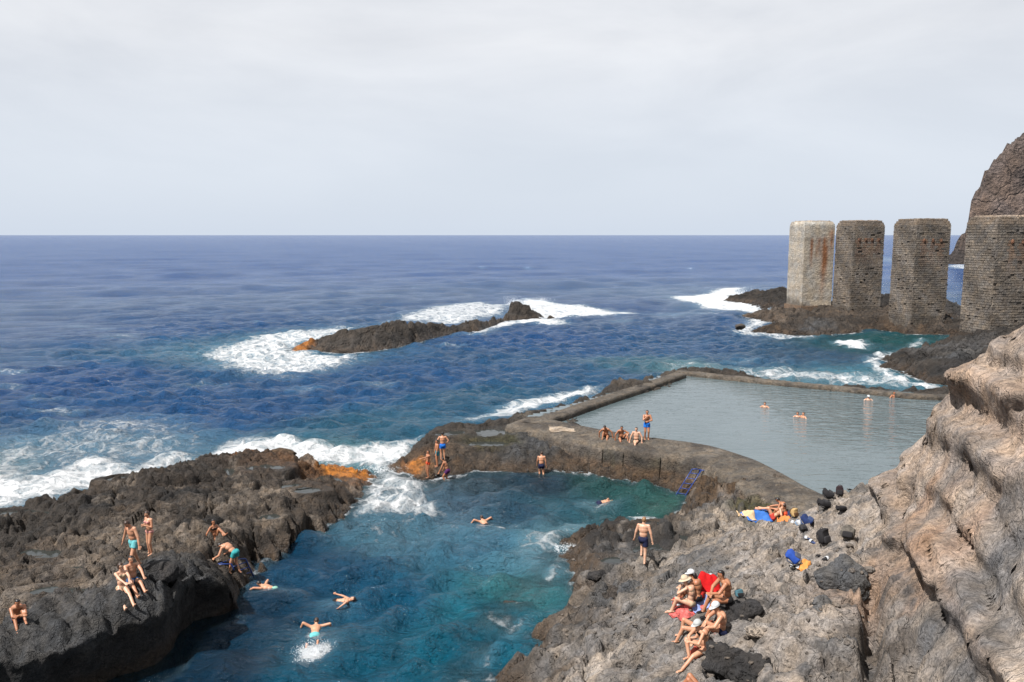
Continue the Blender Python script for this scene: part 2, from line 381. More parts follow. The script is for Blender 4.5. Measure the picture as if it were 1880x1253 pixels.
def lip_dist(X, Y):
    """distance out over the water from the lip, height of the lip there"""
    best = np.full(X.shape, 1e9); sgn = np.zeros(X.shape); zl = np.zeros(X.shape)
    for a, b_ in zip(LIP[:-1], LIP[1:]):
        ex, ey = b_.x - a.x, b_.y - a.y; L2 = ex * ex + ey * ey
        t = np.clip(((X - a.x) * ex + (Y - a.y) * ey) / L2, 0, 1); d = np.hypot(X - a.x - t * ex, Y - a.y - t * ey)
        side = np.sign((X - a.x) * ey - (Y - a.y) * ex)
        m = d < best; best = np.where(m, d, best); sgn = np.where(m, side, sgn); zl = np.where(m, a.z + (b_.z - a.z) * t, zl)
    return best * sgn, zl
def det_left(X, Y, B):
    sd = sdist(X, Y, SLAB); m = sstep(0.45, -0.35, sd)
    ld, zl = lip_dist(X, Y)
    land = sstep(-1.0, 0.8, B)
    B = np.where((ld > -0.9) & (ld < 6) & (m > 0.01), np.maximum(B, zl - 0.15 + 0.18 * np.minimum(-ld, 0.9) * (ld < 0)), B)
    z = B + rough_rock(X, Y, 1.05, 10) * (1 - m) * (0.35 + 0.65 * land)
    along = X * 0.58 + Y * 0.81; across = X * 0.81 - Y * 0.58         # along the lip / out over the water
    ribs = np.abs(((along + 0.30 * across + 0.30 * fbm(X, Y, 0.7, 3, 23)) * 1.5) % 1.0 - 0.5) * 2
    z += m * (0.30 * (ribs ** 0.5 - 0.7) + 0.35 * rough_rock(X, Y, 1.0, 33) + 0.22 * fbm(X, Y, 0.7, 4, 24) + 0.35 * (billow(X, Y, 1.5, 4, 26) - 0.26))
    s_ = ld + 0.22 * fbm(X, Y, 0.9, 4, 27)
    face = np.where(s_ > 0, np.minimum(z, zl + 0.1 - s_ * 5.0), z)
    z = np.where(ld < 8, face, z)
    return dig(X, Y, np.maximum(z, -2.6), POOLS_L)
def warp_left(X, Y, Z, B):
    ld, zl = lip_dist(X, Y); m = (ld > 0) & (ld < 6)
    sh = np.where(m, np.minimum(ld, 0.9) * 0.8 + 0.35 * np.clip(zl - Z, 0, 3) * sstep(0, 0.2, ld), 0) + np.where(m, 0.25 * fbm(X + Z, Y - Z, 0.9, 4, 28), 0)
    return X - 0.80 * sh, Y + 0.60 * sh, Z
def tint_left(X, Y, Z, C):
    sd = sdist(X, Y, SLAB); m = sstep(0.25, -0.1, sd)
    C = lerp_col(C * 0.62, PAL['tan'], sstep(0.12, 0.42, fbm(X, Y, 0.55, 5, 29)) * .62); C = lerp_col(C, np.array(PAL['slate']) * .52, m * 0.85)
    ld, zl = lip_dist(X, Y); C = lerp_col(C, alb(58, 56, 56), sstep(0.0, 0.25, ld) * (ld < 6))  # dark rock face under the lip, blackened further: its shade is put into the colour
    T4 = shore_tint(C, Z + m * 0.6, X, Y, 0.1)
    T4 = weed(T4, X, Y, [(590,848,.5),(640,852,.4),(682,868,.1),(672,884,.1),(636,882,.3),(600,868,.5)]); return weed(T4, X, Y, [(420,830,1.0),(470,826,1.0),(480,838,.8),(430,842,1.2)], .6)
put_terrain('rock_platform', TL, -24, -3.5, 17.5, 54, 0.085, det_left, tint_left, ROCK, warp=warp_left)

# ---- promontory with the pool
P_pts = [(711,860,-.05,'algae'),(735,846,.15,'algae'),(748,837,.4,'algae','drop'),(758,811,.9,'dark','drop'),(782,792,1.1,'dark','drop'),(813,782,1.2,'dark','drop'),(850,778,1.25,'dark','drop'),(898,768,1.2,'dark','drop'),(946,758,1.2,'dark','drop'),(975,754,1.2,'dark','drop'),(1020,743,1.1,'dark','drop'),(1054,732,1.1,'dark','drop'),(1089,724,1.2,'dark','drop'),(1105,711,1.5,'dark','drop'),(1122,700,1.8,'brown','drop'),(1157,698,1.7,'dark','drop'),(1184,692,1.4,'brown','drop'),(1211,685,1.4,'dark','drop'),(1238,681,1.2,'dark','drop'),(1300,683,.8,'dark','drop'),(1376,690,.8,'brown','drop'),(1431,699,.8,'dark','drop'),(1497,698,1.9,'black','drop'),(1520,705,1.2,'brown','drop'),(1580,707,1.4,'dark','drop'),(1625,713,1.3,'dark','drop'),(1682,715,1.5,'dark','drop'),(1740,713,1.8,'dark','drop'),(1820,708,2.2,'brown','drop'),
 (751,878,0,'algae','foot'),(792,889,0,'algae','foot'),(830,879,0,'wet','foot'),(871,866,0,'wet','foot'),(918,865,0,'wet','foot'),(969,869,0,'wet','foot'),(1003,871,0,'wet','foot'),(1045,869,0,'wet','foot'),(1088,870,0,'wet','foot'),(1122,880,0,'wet','foot'),(1174,887,0,'wet','foot'),(1225,899,0,'wet','foot'),(1260,905,.05,'algae'),
 (785,872,.25,'algae'),(803,853,.6,'brown'),(815,848,.65,'dark'),(770,850,.5,'orange'),(845,860,.4,'algae'),(780,815,1.0,'dark'),(850,825,1.0,'brown'),(890,797,1.12,'dark'),(890,815,1.05,'moss'),(930,812,1.1,'moss'),(900,840,.8,'brown'),(940,825,1.2,'slate'),(960,805,1.3,'slate'),(972,790,1.3,'slate'),(990,820,.95,'slate'),(960,850,.5,'slate'),(1000,845,.6,'black'),(1050,850,.4,'algae'),(1100,860,.4,'dark'),(1150,870,.35,'algae'),(1200,876,.4,'dark'),(1230,882,.5,'algae'),(1060,834,.7,'black'),(1150,856,.6,'algae'),(1240,868,.6,'algae'),
 (980,770,1.1,'conc'),(1060,745,1.2,'conc'),(1140,712,1.2,'conc'),(1220,688,1.2,'conc'),(1150,765,0,'dark'),(1300,730,0,'dark'),(1300,780,0,'dark'),(1500,760,0,'dark'),(1600,850,0,'dark'),(1450,830,0,'dark'),(1650,760,0,'dark'),(1700,800,.5,'dark'),(1780,760,1.5,'dark'),(1250,700,0,'dark'),(1450,720,0,'dark'),(1320,880,.9,'algae'),(1400,900,1.0,'conc'),(1500,930,1.2,'conc'),(1600,930,1.0,'conc')]
TP = Terrain(P_pts)
STRATA = wpoly([(880,850,.6),(930,810,1.2),(985,800,1.3),(1010,830,1.0),(985,868,.1),(900,868,.1)])
def det_prom(X, Y, B):
    land = sstep(-1.0, 0.8, B); z = B + rough_rock(X, Y, 0.75, 40) * (0.4 + 0.6 * land)
    m = sstep(0.4, -0.3, sdist(X, Y, STRATA)); u = X * 0.55 - Y * 0.83
    z += m * 0.13 * (np.abs((u * 1.6 + 0.3 * fbm(X, Y, .6, 3, 63)) % 1 - 0.5) * 2 - 0.5)
    return dig(X, Y, z, POOLS_P)
put_terrain('rock_promontory', TP, -8, 52, 39, 84, 0.14, det_prom, lambda X, Y, Z, C: weed(shore_tint(C * .62, Z, X, Y, 0.2), X, Y, [(745,862,.3),(752,845,.5),(772,850,.6),(768,866,.3)], .8), ROCK, zx=((30, 60, 0.3),), zy=((64, 99, 0.25),))

# ---- right rock and cliff
R_pts = [(870,1253,0,'algae','foot'),(905,1190,0,'algae','foot'),(935,1140,0,'wet','foot'),(962,1110,0,'wet','foot'),(1000,1074,0,'wet','foot'),(1036,1036,.05,'wet','foot'),(1046,1003,.3,'algae'),(820,1330,0,'algae','foot'),(1070,972,.6,'wet','drop'),(1110,952,.85,'black','drop'),(1157,957,.7,'wet'),(1185,963,.2,'algae'),(1211,966,.1,'algae','drop'),(1238,946,.1,'wet','drop'),(1252,932,.05,'wet'),(1259,912,.05,'algae'),
 (1090,985,1.0,'black'),(1130,1000,1.0,'slate'),(1180,1033,1.1,'slate'),(1080,1030,.8,'algae'),(1120,1040,1.0,'slate'),(1060,1060,.7,'grey'),(1150,975,.9,'black'),(1208,998,.95,'black'),(1230,985,1.1,'black'),(1262,972,1.25,'black'),(1290,940,.8,'grey'),(1275,920,.6,'algae'),(1300,905,.9,'algae'),(1290,880,1.15,'algae'),(1330,900,1.2,'algae'),(1395,932,1.6,'moss'),(1440,945,2.2,'moss'),(1485,948,2.8,'moss'),(1330,940,1.7,'pale'),(1300,960,1.5,'pale'),(1280,1000,1.6,'tan'),(1240,1030,1.5,'pale'),(1210,1045,1.4,'pale'),
 (1365,952,2.9,'pale'),(1400,958,3.6,'ash'),(1440,957,3.8,'ash'),(1340,980,2.9,'ash'),(1310,1000,2.7,'grey'),(1270,1015,2.3,'slate'),(1260,1040,2.4,'slate'),(1230,1060,2.3,'grey'),(1180,1065,1.7,'tan'),(1130,1080,1.5,'slate'),(1100,1100,1.6,'slate'),(1050,1090,1.0,'tan'),(1020,1120,1.0,'brown'),(980,1140,.7,'brown'),(950,1190,.8,'brown'),(1010,1180,1.4,'grey'),(920,1240,.5,'dark'),(1000,1253,1.6,'brown'),(1060,1180,1.9,'grey'),(1080,1230,2.2,'pale'),(1120,1160,2.2,'grey'),(1180,1120,2.6,'grey'),(1150,1250,2.6,'grey'),(1200,1170,3.0,'grey'),(1180,1230,2.9,'grey'),
 (1265,1115,3.6,'grey'),(1302,1128,3.65,'grey'),(1245,1130,3.45,'grey'),(1285,1205,3.4,'ash'),(1240,1190,3.2,'grey'),(1330,1170,3.8,'grey'),(1250,1250,3.1,'ash'),(1330,1105,3.95,'slate'),(1310,1070,3.3,'slate'),(1290,1055,2.9,'slate'),(1350,1060,3.6,'grey'),(1370,1040,3.7,'ash'),(1380,1130,4.1,'grey'),(1400,1190,4.0,'ash'),(1330,1250,3.5,'slate'),(1420,1250,4.0,'ash'),(1240,1350,2.9,'ash'),(1050,1350,2.0,'grey'),
 (1400,1000,3.8,'ash'),(1450,1010,4.2,'ash'),(1450,1060,4.4,'ash'),(1500,1030,4.6,'ash'),(1500,985,4.5,'ash'),(1480,965,4.2,'ash'),(1530,950,4.6,'ash'),(1530,925,4.5,'ash'),(1500,925,4.1,'ash'),(1540,908,4.5,'ash'),(1580,912,4.8,'ash'),(1620,915,5.0,'ash'),(1600,960,5.0,'ash'),(1555,990,4.9,'ash'),(1560,1040,4.9,'grey'),(1460,1120,4.5,'ash'),(1520,1120,4.7,'ash'),(1450,1190,4.4,'ash'),(1480,1253,4.3,'ash'),(1540,1180,4.6,'grey'),(1560,1253,4.5,'dark'),(1590,1150,4.7,'dark'),(1595,1200,4.5,'dark'),(1598,1080,4.9,'rust'),
 (1640,910,('d',27.0),'cliff'),(1662,850,('d',25.0),'cliff'),(1690,792,('d',24.0),'cliff'),(1718,745,('d',23.2),'cliff'),(1740,720,('d',22.6),'cliff'),(1800,645,('d',21.6),'cliff'),(1880,592,('d',20.5),'cliff'),(1950,545,('d',19.5),'cliff'),(2100,480,('d',18.0),'cliff'),
 (1630,980,('d',23.0),'cliff'),(1660,940,('d',23.0),'cliff'),(1620,1060,('d',20.6),'rust'),(1640,1030,('d',20.8),'cliff'),(1690,880,('d',22.5),'cliff'),(1720,850,('d',21.9),'ash'),(1780,790,('d',20.6),'cliff'),(1800,720,('d',21.0),'cliff'),(1880,680,('d',19.4),'cliff'),(1680,950,('d',21.0),'rust'),(1730,900,('d',20.4),'grey'),(1800,860,('d',18.9),'ash'),(1880,800,('d',17.8),'cliff'),(1720,980,('d',19.4),'rust'),(1800,950,('d',17.7),'rust'),(1880,900,('d',16.4),'grey'),
 (1620,1130,('d',19.0),'grey'),(1680,1080,('d',18.6),'rust'),(1740,1060,('d',17.8),'cliff'),(1830,1040,('d',16.0),'slate'),(1880,1000,('d',15.2),'slate'),(1640,1180,('d',17.8),'ash'),(1700,1150,('d',16.9),'slate'),(1760,1180,('d',15.6),'slate'),(1830,1130,('d',14.6),'grey'),(1880,1100,('d',14.0),'pale'),(1650,1253,('d',16.4),'ash'),(1720,1253,('d',15.4),'ash'),(1800,1253,('d',14.2),'slate'),(1880,1253,('d',13.0),'pale'),(1960,1000,('d',13.8),'grey'),(1980,800,('d',16.0),'cliff'),(2100,900,('d',13.0),'cliff'),(2050,1200,('d',11.5),'cliff'),(1700,1400,('d',13.6),'ash'),(1500,1400,3.9,'ash')]
# behind the crest of the platform and cliff the rock falls away to the pool
_rx = []
for (px, py, z, o_) in ((1545,905,4.5,2.0),(1580,909,4.8,2.0),(1620,912,5.0,2.2),(1420,945,3.6,1.6),(1460,948,3.8,1.4),(1500,918,4.1,2.0),(1520,912,4.3,2.0)):
    w = at(px, py, z); k = o_ / w.length
    _rx.append((w.x * (1 + k), w.y * (1 + k), 1.9)); k = (o_ + 2.5) / w.length; _rx.append((w.x * (1 + k), w.y * (1 + k), 0.6))
for (px, py, d_) in ((1640,905,27.0),(1662,845,25.0),(1690,787,24.0),(1740,714,22.6),(1800,640,21.6),(1880,586,20.5),(1980,525,19.5)):
    w = at(px, py, d=d_); hyp = math.hypot(w.x, w.y)
    for o_, f in ((1.6, 0.95), (4.0, 0.62), (8.0, 0.25)):
        k = o_ / hyp; _rx.append((w.x * (1 + k), w.y * (1 + k), 1.0 + (w.z - 1.0) * f))
class TerrainR(TerrainX):
    pass
TR = TerrainX(R_pts, _rx); TR.C[-len(_rx):] = PAL['ash']
for i, p in enumerate(TR.P): pass
CLX = 8.6
def det_right(X, Y, B):
    land = sstep(-1.0, 0.8, B); hi = sstep(4.6, 6.2, B)            # hi : the cliff
    low = sstep(2.4, 1.0, B)
    z = B + rough_rock(X, Y, 1.0, 80) * (0.35 + 0.65 * land) * (1 - hi) * (0.62 + 0.38 * low)
    # gullies in the ash rock
    e, c = worley(X + 0.4 * fbm(X, Y, 1.2, 3, 103), (Y + 0.4 * fbm(X, Y, 1.2, 3, 104)) * 1.3, 0.62, 105)
    z -= land * (1 - hi) * 0.30 * sstep(0.07, 0.0, e) * sstep(0.45, 0.7, c)
    hole = fbm(X, Y, 0.85, 4, 109); z -= land * (1 - low) * (1 - hi) * 0.7 * sstep(0.28, 0.38, hole)
    # cleft between the platform and the cliff
    a = at(1600, 1065, 4.9); b2 = at(1605, 1253, 4.5)
    ex, ey = b2.x - a.x, b2.y - a.y; t = np.clip(((X - a.x) * ex + (Y - a.y) * ey) / (ex * ex + ey * ey), 0, 1)
    d = np.hypot(X - a.x - t * ex, Y - a.y - t * ey) + 0.12 * fbm(X, Y, 1.5, 3, 117); z -= 0.9 * sstep(0.38, 0.05, d)
    return dig(X, Y, z, POOLS_R)
def warp_right(X, Y, Z, B):
    # the cliff: beds that stand proud over hollows, measured along the strike and up the face
    hi = sstep(4.9, 5.9, B); S_ = X * 0.67 - Y * 0.74; V_ = B * 1.25
    bed = B * 0.80 - 0.06 * S_ + 0.75 * fbm(S_, V_, 0.26, 4, 111) + 0.16 * fbm(S_, V_, 1.1, 4, 112)
    f = bed % 1.0; cell = np.floor(bed); amp = np.clip(0.60 + 0.30 * np.sin(cell * 2.7) + 0.75 * fbm(S_, V_, .35, 3, 110), 0.05, 1.2)
    g = sstep(0, 0.30, f) * (1 - sstep(0.34, 1.0, f))
    bed2 = B * 1.9 + 0.16 * S_ + 0.5 * fbm(S_, V_, 0.6, 4, 114); f2 = bed2 % 1.0; g2 = sstep(0, .45, f2) * (1 - sstep(.45, 1, f2))
    e, c = worley(S_ + 0.5 * fbm(S_, V_, .8, 3, 116), V_ * 1.3 + 0.5 * fbm(S_, V_, .8, 3, 117), 0.7, 120)
    out = hi * (1.15 * (amp * g - 0.25) + 0.07 * (g2 - .35) + 0.40 * fbm(S_, V_, 0.40, 3, 113) + 0.62 * (billow(S_, V_, 0.7, 5, 118, .5) - 0.26) + 0.22 * (c - .5) - 0.12 * sstep(.20, 0, e))
    return X - 0.62 * out, Y - 0.56 * out, Z + 0.30 * out
def tint_right(X, Y, Z, C):
    hi = sstep(5.4, 6.4, Z)
    n = fbm(X, Y, 0.7, 4, 121); n2 = fbm(X, Y, 1.6, 4, 123)
    C = lerp_col(C, np.array(PAL['slate']) * .6, sstep(0.12, 0.34, n2) * 0.75 * (1 - hi))
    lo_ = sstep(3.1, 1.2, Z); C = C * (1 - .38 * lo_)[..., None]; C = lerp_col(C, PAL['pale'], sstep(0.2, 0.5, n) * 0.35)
    bed = Z * 0.9 - 0.05 * X + 0.9 * fbm(X * .67 - Y * .74, Z, .4, 4, 125)
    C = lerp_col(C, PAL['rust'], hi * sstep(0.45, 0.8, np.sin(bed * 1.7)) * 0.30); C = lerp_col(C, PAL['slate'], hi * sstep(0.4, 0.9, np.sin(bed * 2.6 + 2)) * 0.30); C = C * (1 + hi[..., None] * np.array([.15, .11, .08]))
    return shore_tint(C * 1.18, Z, X, Y, 0.12)
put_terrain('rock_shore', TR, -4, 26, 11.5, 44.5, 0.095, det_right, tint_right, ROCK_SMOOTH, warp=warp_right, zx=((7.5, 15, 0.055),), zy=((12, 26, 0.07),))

# ---- island off the platform, and rock under the piers
def cr_(px, py, d, c, k='drop'): return (px, py, ('d', d), c, k) if k else (px, py, ('d', d), c)
I_pts = [(531,644,.1,'orange','drop'),(551,630,.5,'orange','drop'),cr_(579,623,100,'dark'),cr_(608,612,99.5,'dark'),cr_(637,606,99,'dark'),cr_(660,606,100,'dark'),cr_(685,600,101,'dark'),cr_(713,589,103.5,'brown'),cr_(752,586,107.5,'brown'),cr_(800,591,113.5,'brown'),cr_(838,598,117.5,'dark'),cr_(847,593,118.5,'dark'),cr_(870,586,119.5,'dark'),cr_(890,577,122.5,'dark'),cr_(908,575,128,'dark'),cr_(925,573,132.5,'dark'),cr_(936,553,137,'dark'),cr_(962,550,137,'dark'),cr_(981,561,137,'dark'),cr_(1004,568,137,'brown'),
 (560,642,.2,'orange'),(575,645,0,'black','foot'),(600,649,0,'black','foot'),(627,651,0,'black','foot'),(675,648,0,'black','foot'),(723,641,0,'black','foot'),(771,629,0,'black','foot'),(819,617,0,'black','foot'),(847,611,0,'black','foot'),(881,610,0,'black','foot'),(910,597,0,'black','foot'),(934,587,0,'black','foot'),(962,587,0,'black','foot'),(996,582,0,'black','foot'),(1008,574,.1,'dark'),
 cr_(620,630,97,'dark',0),cr_(680,618,98.5,'black',0),cr_(730,605,102,'dark',0),cr_(690,635,97.3,'black',0),cr_(750,618,104.5,'black',0),cr_(780,605,109,'black',0),cr_(880,594,118.5,'black',0),cr_(960,568,135.6,'dark',0),cr_(645,625,97.5,'dark',0),cr_(860,600,117.5,'black',0),cr_(950,560,136,'dark',0),cr_(972,560,136,'dark',0),cr_(985,572,136,'dark',0),
 (1022,572,-1,'wet'),(1034,578,-1.5,'wet'),(1022,562,-1,'wet'),(1050,590,-2,'wet'),(1000,602,-2,'wet'),(900,628,-2,'wet'),(800,645,-2,'wet'),(700,668,-2,'wet'),(600,668,-2,'wet'),(512,648,-.8,'wet'),(490,640,-2,'wet'),(520,662,-2,'wet'),(560,618,-1.5,'wet'),(640,598,-2,'wet'),(720,582,-2,'wet'),(800,580,-2,'wet'),(845,586,-1,'wet'),(895,568,-1.5,'wet')]
CREST = [at(531,644,.1), at(551,631,.5)] + [at(a, b_, d=d_) for a, b_, d_ in ((579,623,100),(608,612,99.5),(637,606,99),(660,606,100),(685,600,101),(713,589,103.5),(752,586,107.5),(800,591,113.5),(838,598,117.5),(847,593,118.5),(870,586,119.5),(890,577,122.5),(908,574,128),(925,573,132.5),(936,553,137),(962,550,137),(981,561,137),(1006,569,137))]
FOOT = [at(a, b_, 0) for a, b_ in ((534,646),(555,645),(575,646),(600,649),(627,651),(655,650),(675,648),(700,645),(723,641),(771,629),(800,621),(819,617),(840,612),(850,611),(881,610),(897,602),(912,596),(930,588),(940,587),(962,587),(980,585),(1008,576))]
def dense(P, n):
    L = [0.0]
    for a, b_ in zip(P[:-1], P[1:]): L.append(L[-1] + (b_ - a).length)
    t = np.linspace(0, L[-1], n); return [Vector((np.interp(q, L, [p.x for p in P]), np.interp(q, L, [p.y for p in P]), np.interp(q, L, [p.z for p in P]))) for q in t]
_cx = []
for a, b_ in zip(dense(CREST, 44), dense(FOOT, 44)):
    m_ = a.lerp(b_, .5); q = Vector((a.x, a.y, 0)).normalized()
    _cx += [tuple(a), tuple(b_), (m_.x, m_.y, a.z * .62), (a.x + q.x * 1.8, a.y + q.y * 1.8, -.3), (a.x + q.x * 5, a.y + q.y * 5, -2.2), (b_.x - q.x * 1.6, b_.y - q.y * 1.6, -1.2), (b_.x - q.x * 5, b_.y - q.y * 5, -2.6)]
for p in ((1030,572),(1045,585),(1025,562),(505,650),(515,660),(510,640)): w = at(p[0], p[1], -2); _cx.append(tuple(w))
TI = TerrainX([(620,630,('d',97),'dark'),(531,645,.1,'orange'),(555,640,.2,'orange')], _cx); TI.C[3:] = PAL['dark']; TI.reach = 5.0
def det_isle(X, Y, B):
    for _ in range(3):
        q = np.pad(B, 1, 'edge'); B = (q[1:-1, 1:-1] * 2 + q[:-2, 1:-1] + q[2:, 1:-1] + q[1:-1, :-2] + q[1:-1, 2:]) / 6
    l = sstep(-0.8, 1.0, B); return B + rough_rock(X * 0.8, Y * 0.8, .9, 130) * (0.25 + 0.75 * l) + l * 0.22 * fbm(X, Y, 0.8, 4, 139, .6, True)
put_terrain('rock_island', TI, -34, 12, 90, 176, 0.28, det_isle, lambda X, Y, Z, C: weed(shore_tint(C * 0.72, Z * 0.8, X, Y, 0.1), X, Y, [(531,645,.1),(552,630,.5),(585,624,.9),(575,634,.5),(560,645,.1)], .8), ROCK_FAR)
# pier rocks
B_pts = [(1380,608,.1,'algae','drop'),(1400,598,.4,'algae','drop'),(1417,572,1.3,'brown'),(1340,548,.2,'dark'),(1345,541,1.0,'dark','drop'),(1390,531,2.6,'dark','drop'),(1440,530,3.0,'dark','drop'),(1350,556,0,'black','foot'),(1400,562,0,'black','foot'),(1425,560,.6,'black'),(1444,570,1.4,'brown'),(1500,573,1.5,'brown'),(1560,577,1.5,'brown'),(1613,580,1.5,'brown'),(1671,596,1.4,'brown'),(1729,596,1.4,'brown'),(1460,540,2.0,'black','drop'),(1525,552,2.0,'black','drop'),(1620,542,2.6,'black','drop'),(1640,550,2.0,'black','drop'),(1735,550,2.0,'slate','drop'),(1760,558,1.8,'slate','drop'),
 (1420,610,.3,'algae','foot'),(1458,618,0,'wet','foot'),(1512,618,0,'wet','foot'),(1580,612,0,'wet','foot'),(1611,607,0,'wet','foot'),(1648,612,0,'wet','foot'),(1700,616,0,'wet','foot'),(1747,616,0,'wet','foot'),(1440,590,1.1,'brown'),(1510,590,1.6,'slate'),(1490,605,.9,'slate'),(1560,595,1.2,'brown'),(1620,596,.9,'algae'),(1690,606,.6,'algae'),(1850,560,2.5,'slate','drop'),(1850,600,2.0,'slate')]
TB = Terrain(B_pts); TB.reach = 6.0
def det_pier(X, Y, B):
    l = sstep(-0.8, 1.0, B); return B + rough_rock(X * 0.6, Y * 0.6, 1.6, 150) * (0.25 + 0.75 * l) + l * 0.25 * fbm(X, Y, 0.8, 4, 159, .6, True)
put_terrain('pier_rock', TB, 28, 86, 96, 176, 0.36, det_pier, lambda X, Y, Z, C: shore_tint(C * 0.68, Z * 0.8, X, Y, 0.2), ROCK_FAR)
S_pts = [(1604,662,0,'black','foot'),(1614,674,0,'black','foot'),(1669,694,0,'black','foot'),(1700,704,0,'black','foot'),(1764,708,.1,'black','foot'),(1648,650,.4,'dark','drop'),(1700,626,1.0,'dark','drop'),(1764,624,1.6,'dark'),(1680,665,1.3,'dark'),(1740,660,1.6,'slate'),(1800,650,2.2,'slate'),(1850,640,3.0,'brown'),(1900,640,3.5,'brown'),(1730,690,.8,'black'),(1800,690,1.8,'dark'),(1815,620,2.0,'dark'),(1900,600,2.5,'dark'),(2000,640,4.0,'dark'),(1720,625,.8,'algae','drop'),(1640,665,.7,'dark'),(1700,645,1.3,'slate'),(1950,720,4.0,'brown'),(1850,720,2.5,'dark')]
TS = Terrain(S_pts); TS.reach = 6.0
put_terrain('rock_shelf', TS, 32, 72, 68, 112, 0.28, det_pier, lambda X, Y, Z, C: shore_tint(C * 0.68, Z * 0.8, X, Y, 0.1), ROCK_FAR)

# ---- far headland
xs = np.arange(205, 420, 1.3); ys = np.arange(385, 560, 1.6); X, Y = np.meshgrid(xs, ys)
prof_x = [205, 213, 219, 224, 225.5, 228, 231.5, 237, 240, 245, 250, 253, 285, 340, 420]
prof_z = [-6, 0, 7, 15, 23, 29.5, 37, 43.5, 49.5, 53, 59, 64, 95, 130, 150]
wob = 5 * fbm(X, Y, 0.05, 4, 171) + 4 * (fbm(X, Y, 0.16, 4, 172, .6, True) - .2)
H = np.interp(X + wob - 0.62 * (Y - 400), prof_x, prof_z)
front = sstep(384, 402, Y + 5 * fbm(X, Y, 0.06, 4, 173) + 0.05 * (X - 225))
Z = -3 + (H + 3) * front * np.where(Y > 470, np.clip(1 - (Y - 470) / 160, 0.3, 1), 1)
Z = Z + sstep(0, 25, Z) * (11 * fbm(X, Y, 0.06, 5, 175, .58, True) + 3.5 * fbm(X, Y, 0.3, 4, 177, .6, True)) - sstep(0, 20, Z) * 2
Ct = np.zeros(X.shape + (3,)) + np.array(alb(124, 108, 99)); Ct = lerp_col(Ct, alb(70, 64, 62), sstep(26, 4, Z + 6 * fbm(X, Y, .08, 3, 179)) * .8)
Ct = lerp_col(Ct, alb(140, 116, 100), sstep(0.1, 0.5, fbm(X + Z, Y, .05, 4, 181)) * .6)
tag(link('headland', grid_mesh('headland', X, Y, Z, HEAD_ROCK, np.concatenate([Ct, 0 * Ct[..., :1]], -1))), kind='structure')
#--SEA--
# ------------------------------------------------------------------ sea
def sea_axis(lo, hi, dx, far_lo, far_hi, g=1.07, knee=2500):
    v = list(np.arange(lo, hi, dx)); s = dx
    while v[-1] < far_hi: s *= g if v[-1] < knee else 1.4; v.append(v[-1] + s)
    s = dx; w = []
    while (w[-1] if w else lo) > far_lo: s *= g if (w[-1] if w else lo) > -knee else 1.4; w.append((w[-1] if w else lo) - s)
    return np.array(w[::-1] + v)
sx = sea_axis(-40, 60, 0.29, -60000, 60000, 1.03, 1300); sy = sea_axis(20, 108, 0.29, -400, 70000, 1.016, 2600)
X, Y = np.meshgrid(sx, sy)
rng = np.random.RandomState(4)
W = np.zeros_like(X)
gapx = np.gradient(sx)[None, :]; gapy = np.gradient(sy)[:, None]; gap = np.maximum(gapx, gapy)
depth = -terr_h(X, Y)
COVE = wpoly([(700,890),(800,890),(1000,868),(1250,905),(1210,965),(1040,1000),(860,1280),(200,1280),(440,1080),(640,950)])
cove = sstep(2.5, -2.5, sdist(X, Y, COVE))
for i in range(84):
    lam = 0.9 * (13.0 / 0.9) ** (rng.rand() ** 1.25); a = (0.0165 * lam if lam < 2.4 else 0.0165 * 2.4 * (lam / 2.4) ** -0.15) * (0.6 + 0.8 * rng.rand())
    th = R(-62) + rng.randn() * 0.55 + (rng.randn() * 0.5 if lam < 2.5 else 0)
    k = 2 * math.pi / lam; ph = rng.rand() * 6.28
    w = a * np.sin(k * (X * math.cos(th) + Y * math.sin(th)) + ph)
    if lam > 3: w = w * 0.6
    if lam > 4: w = w * (1 - 0.85 * cove)
    elif lam < 2.6: w = w * (1 + 0.95 * cove)
    W += w * sstep(lam * 0.42, lam * 0.2, gap)
for i in range(26):
    lam = 11 * (60.0 / 11) ** rng.rand(); a = 0.0032 * lam * (0.6 + 0.8 * rng.rand()); th = R(-68) + rng.randn() * 0.5; k = 2 * math.pi / lam
    W += a * np.sin(k * (X * math.cos(th) + Y * math.sin(th)) + rng.rand() * 6.28) * sstep(lam * 0.45, lam * 0.22, gap) * sstep(90, 200, Y + np.abs(X) * 0.6) * (1 - cove)
gust = 0.92 + 0.3 * fbm(X, Y, 0.02, 3, 201)
W = W * gust * (1 - 0.1 * cove)
W = W + 0.22 * np.maximum(W, 0) ** 2
W = W * sstep(-0.1, 1.2, depth + 0.15)
for px, py in ((503, 1080), (618, 1108), (578, 1166), (893, 962), (1101, 925), (820, 880), (994, 872)):      # calmer where a bather displaces the chop
    w_ = at(px, py, 0); W = W * (1 - 0.85 * np.exp(-((X - w_.x) ** 2 + (Y - w_.y) ** 2) / 1.1))
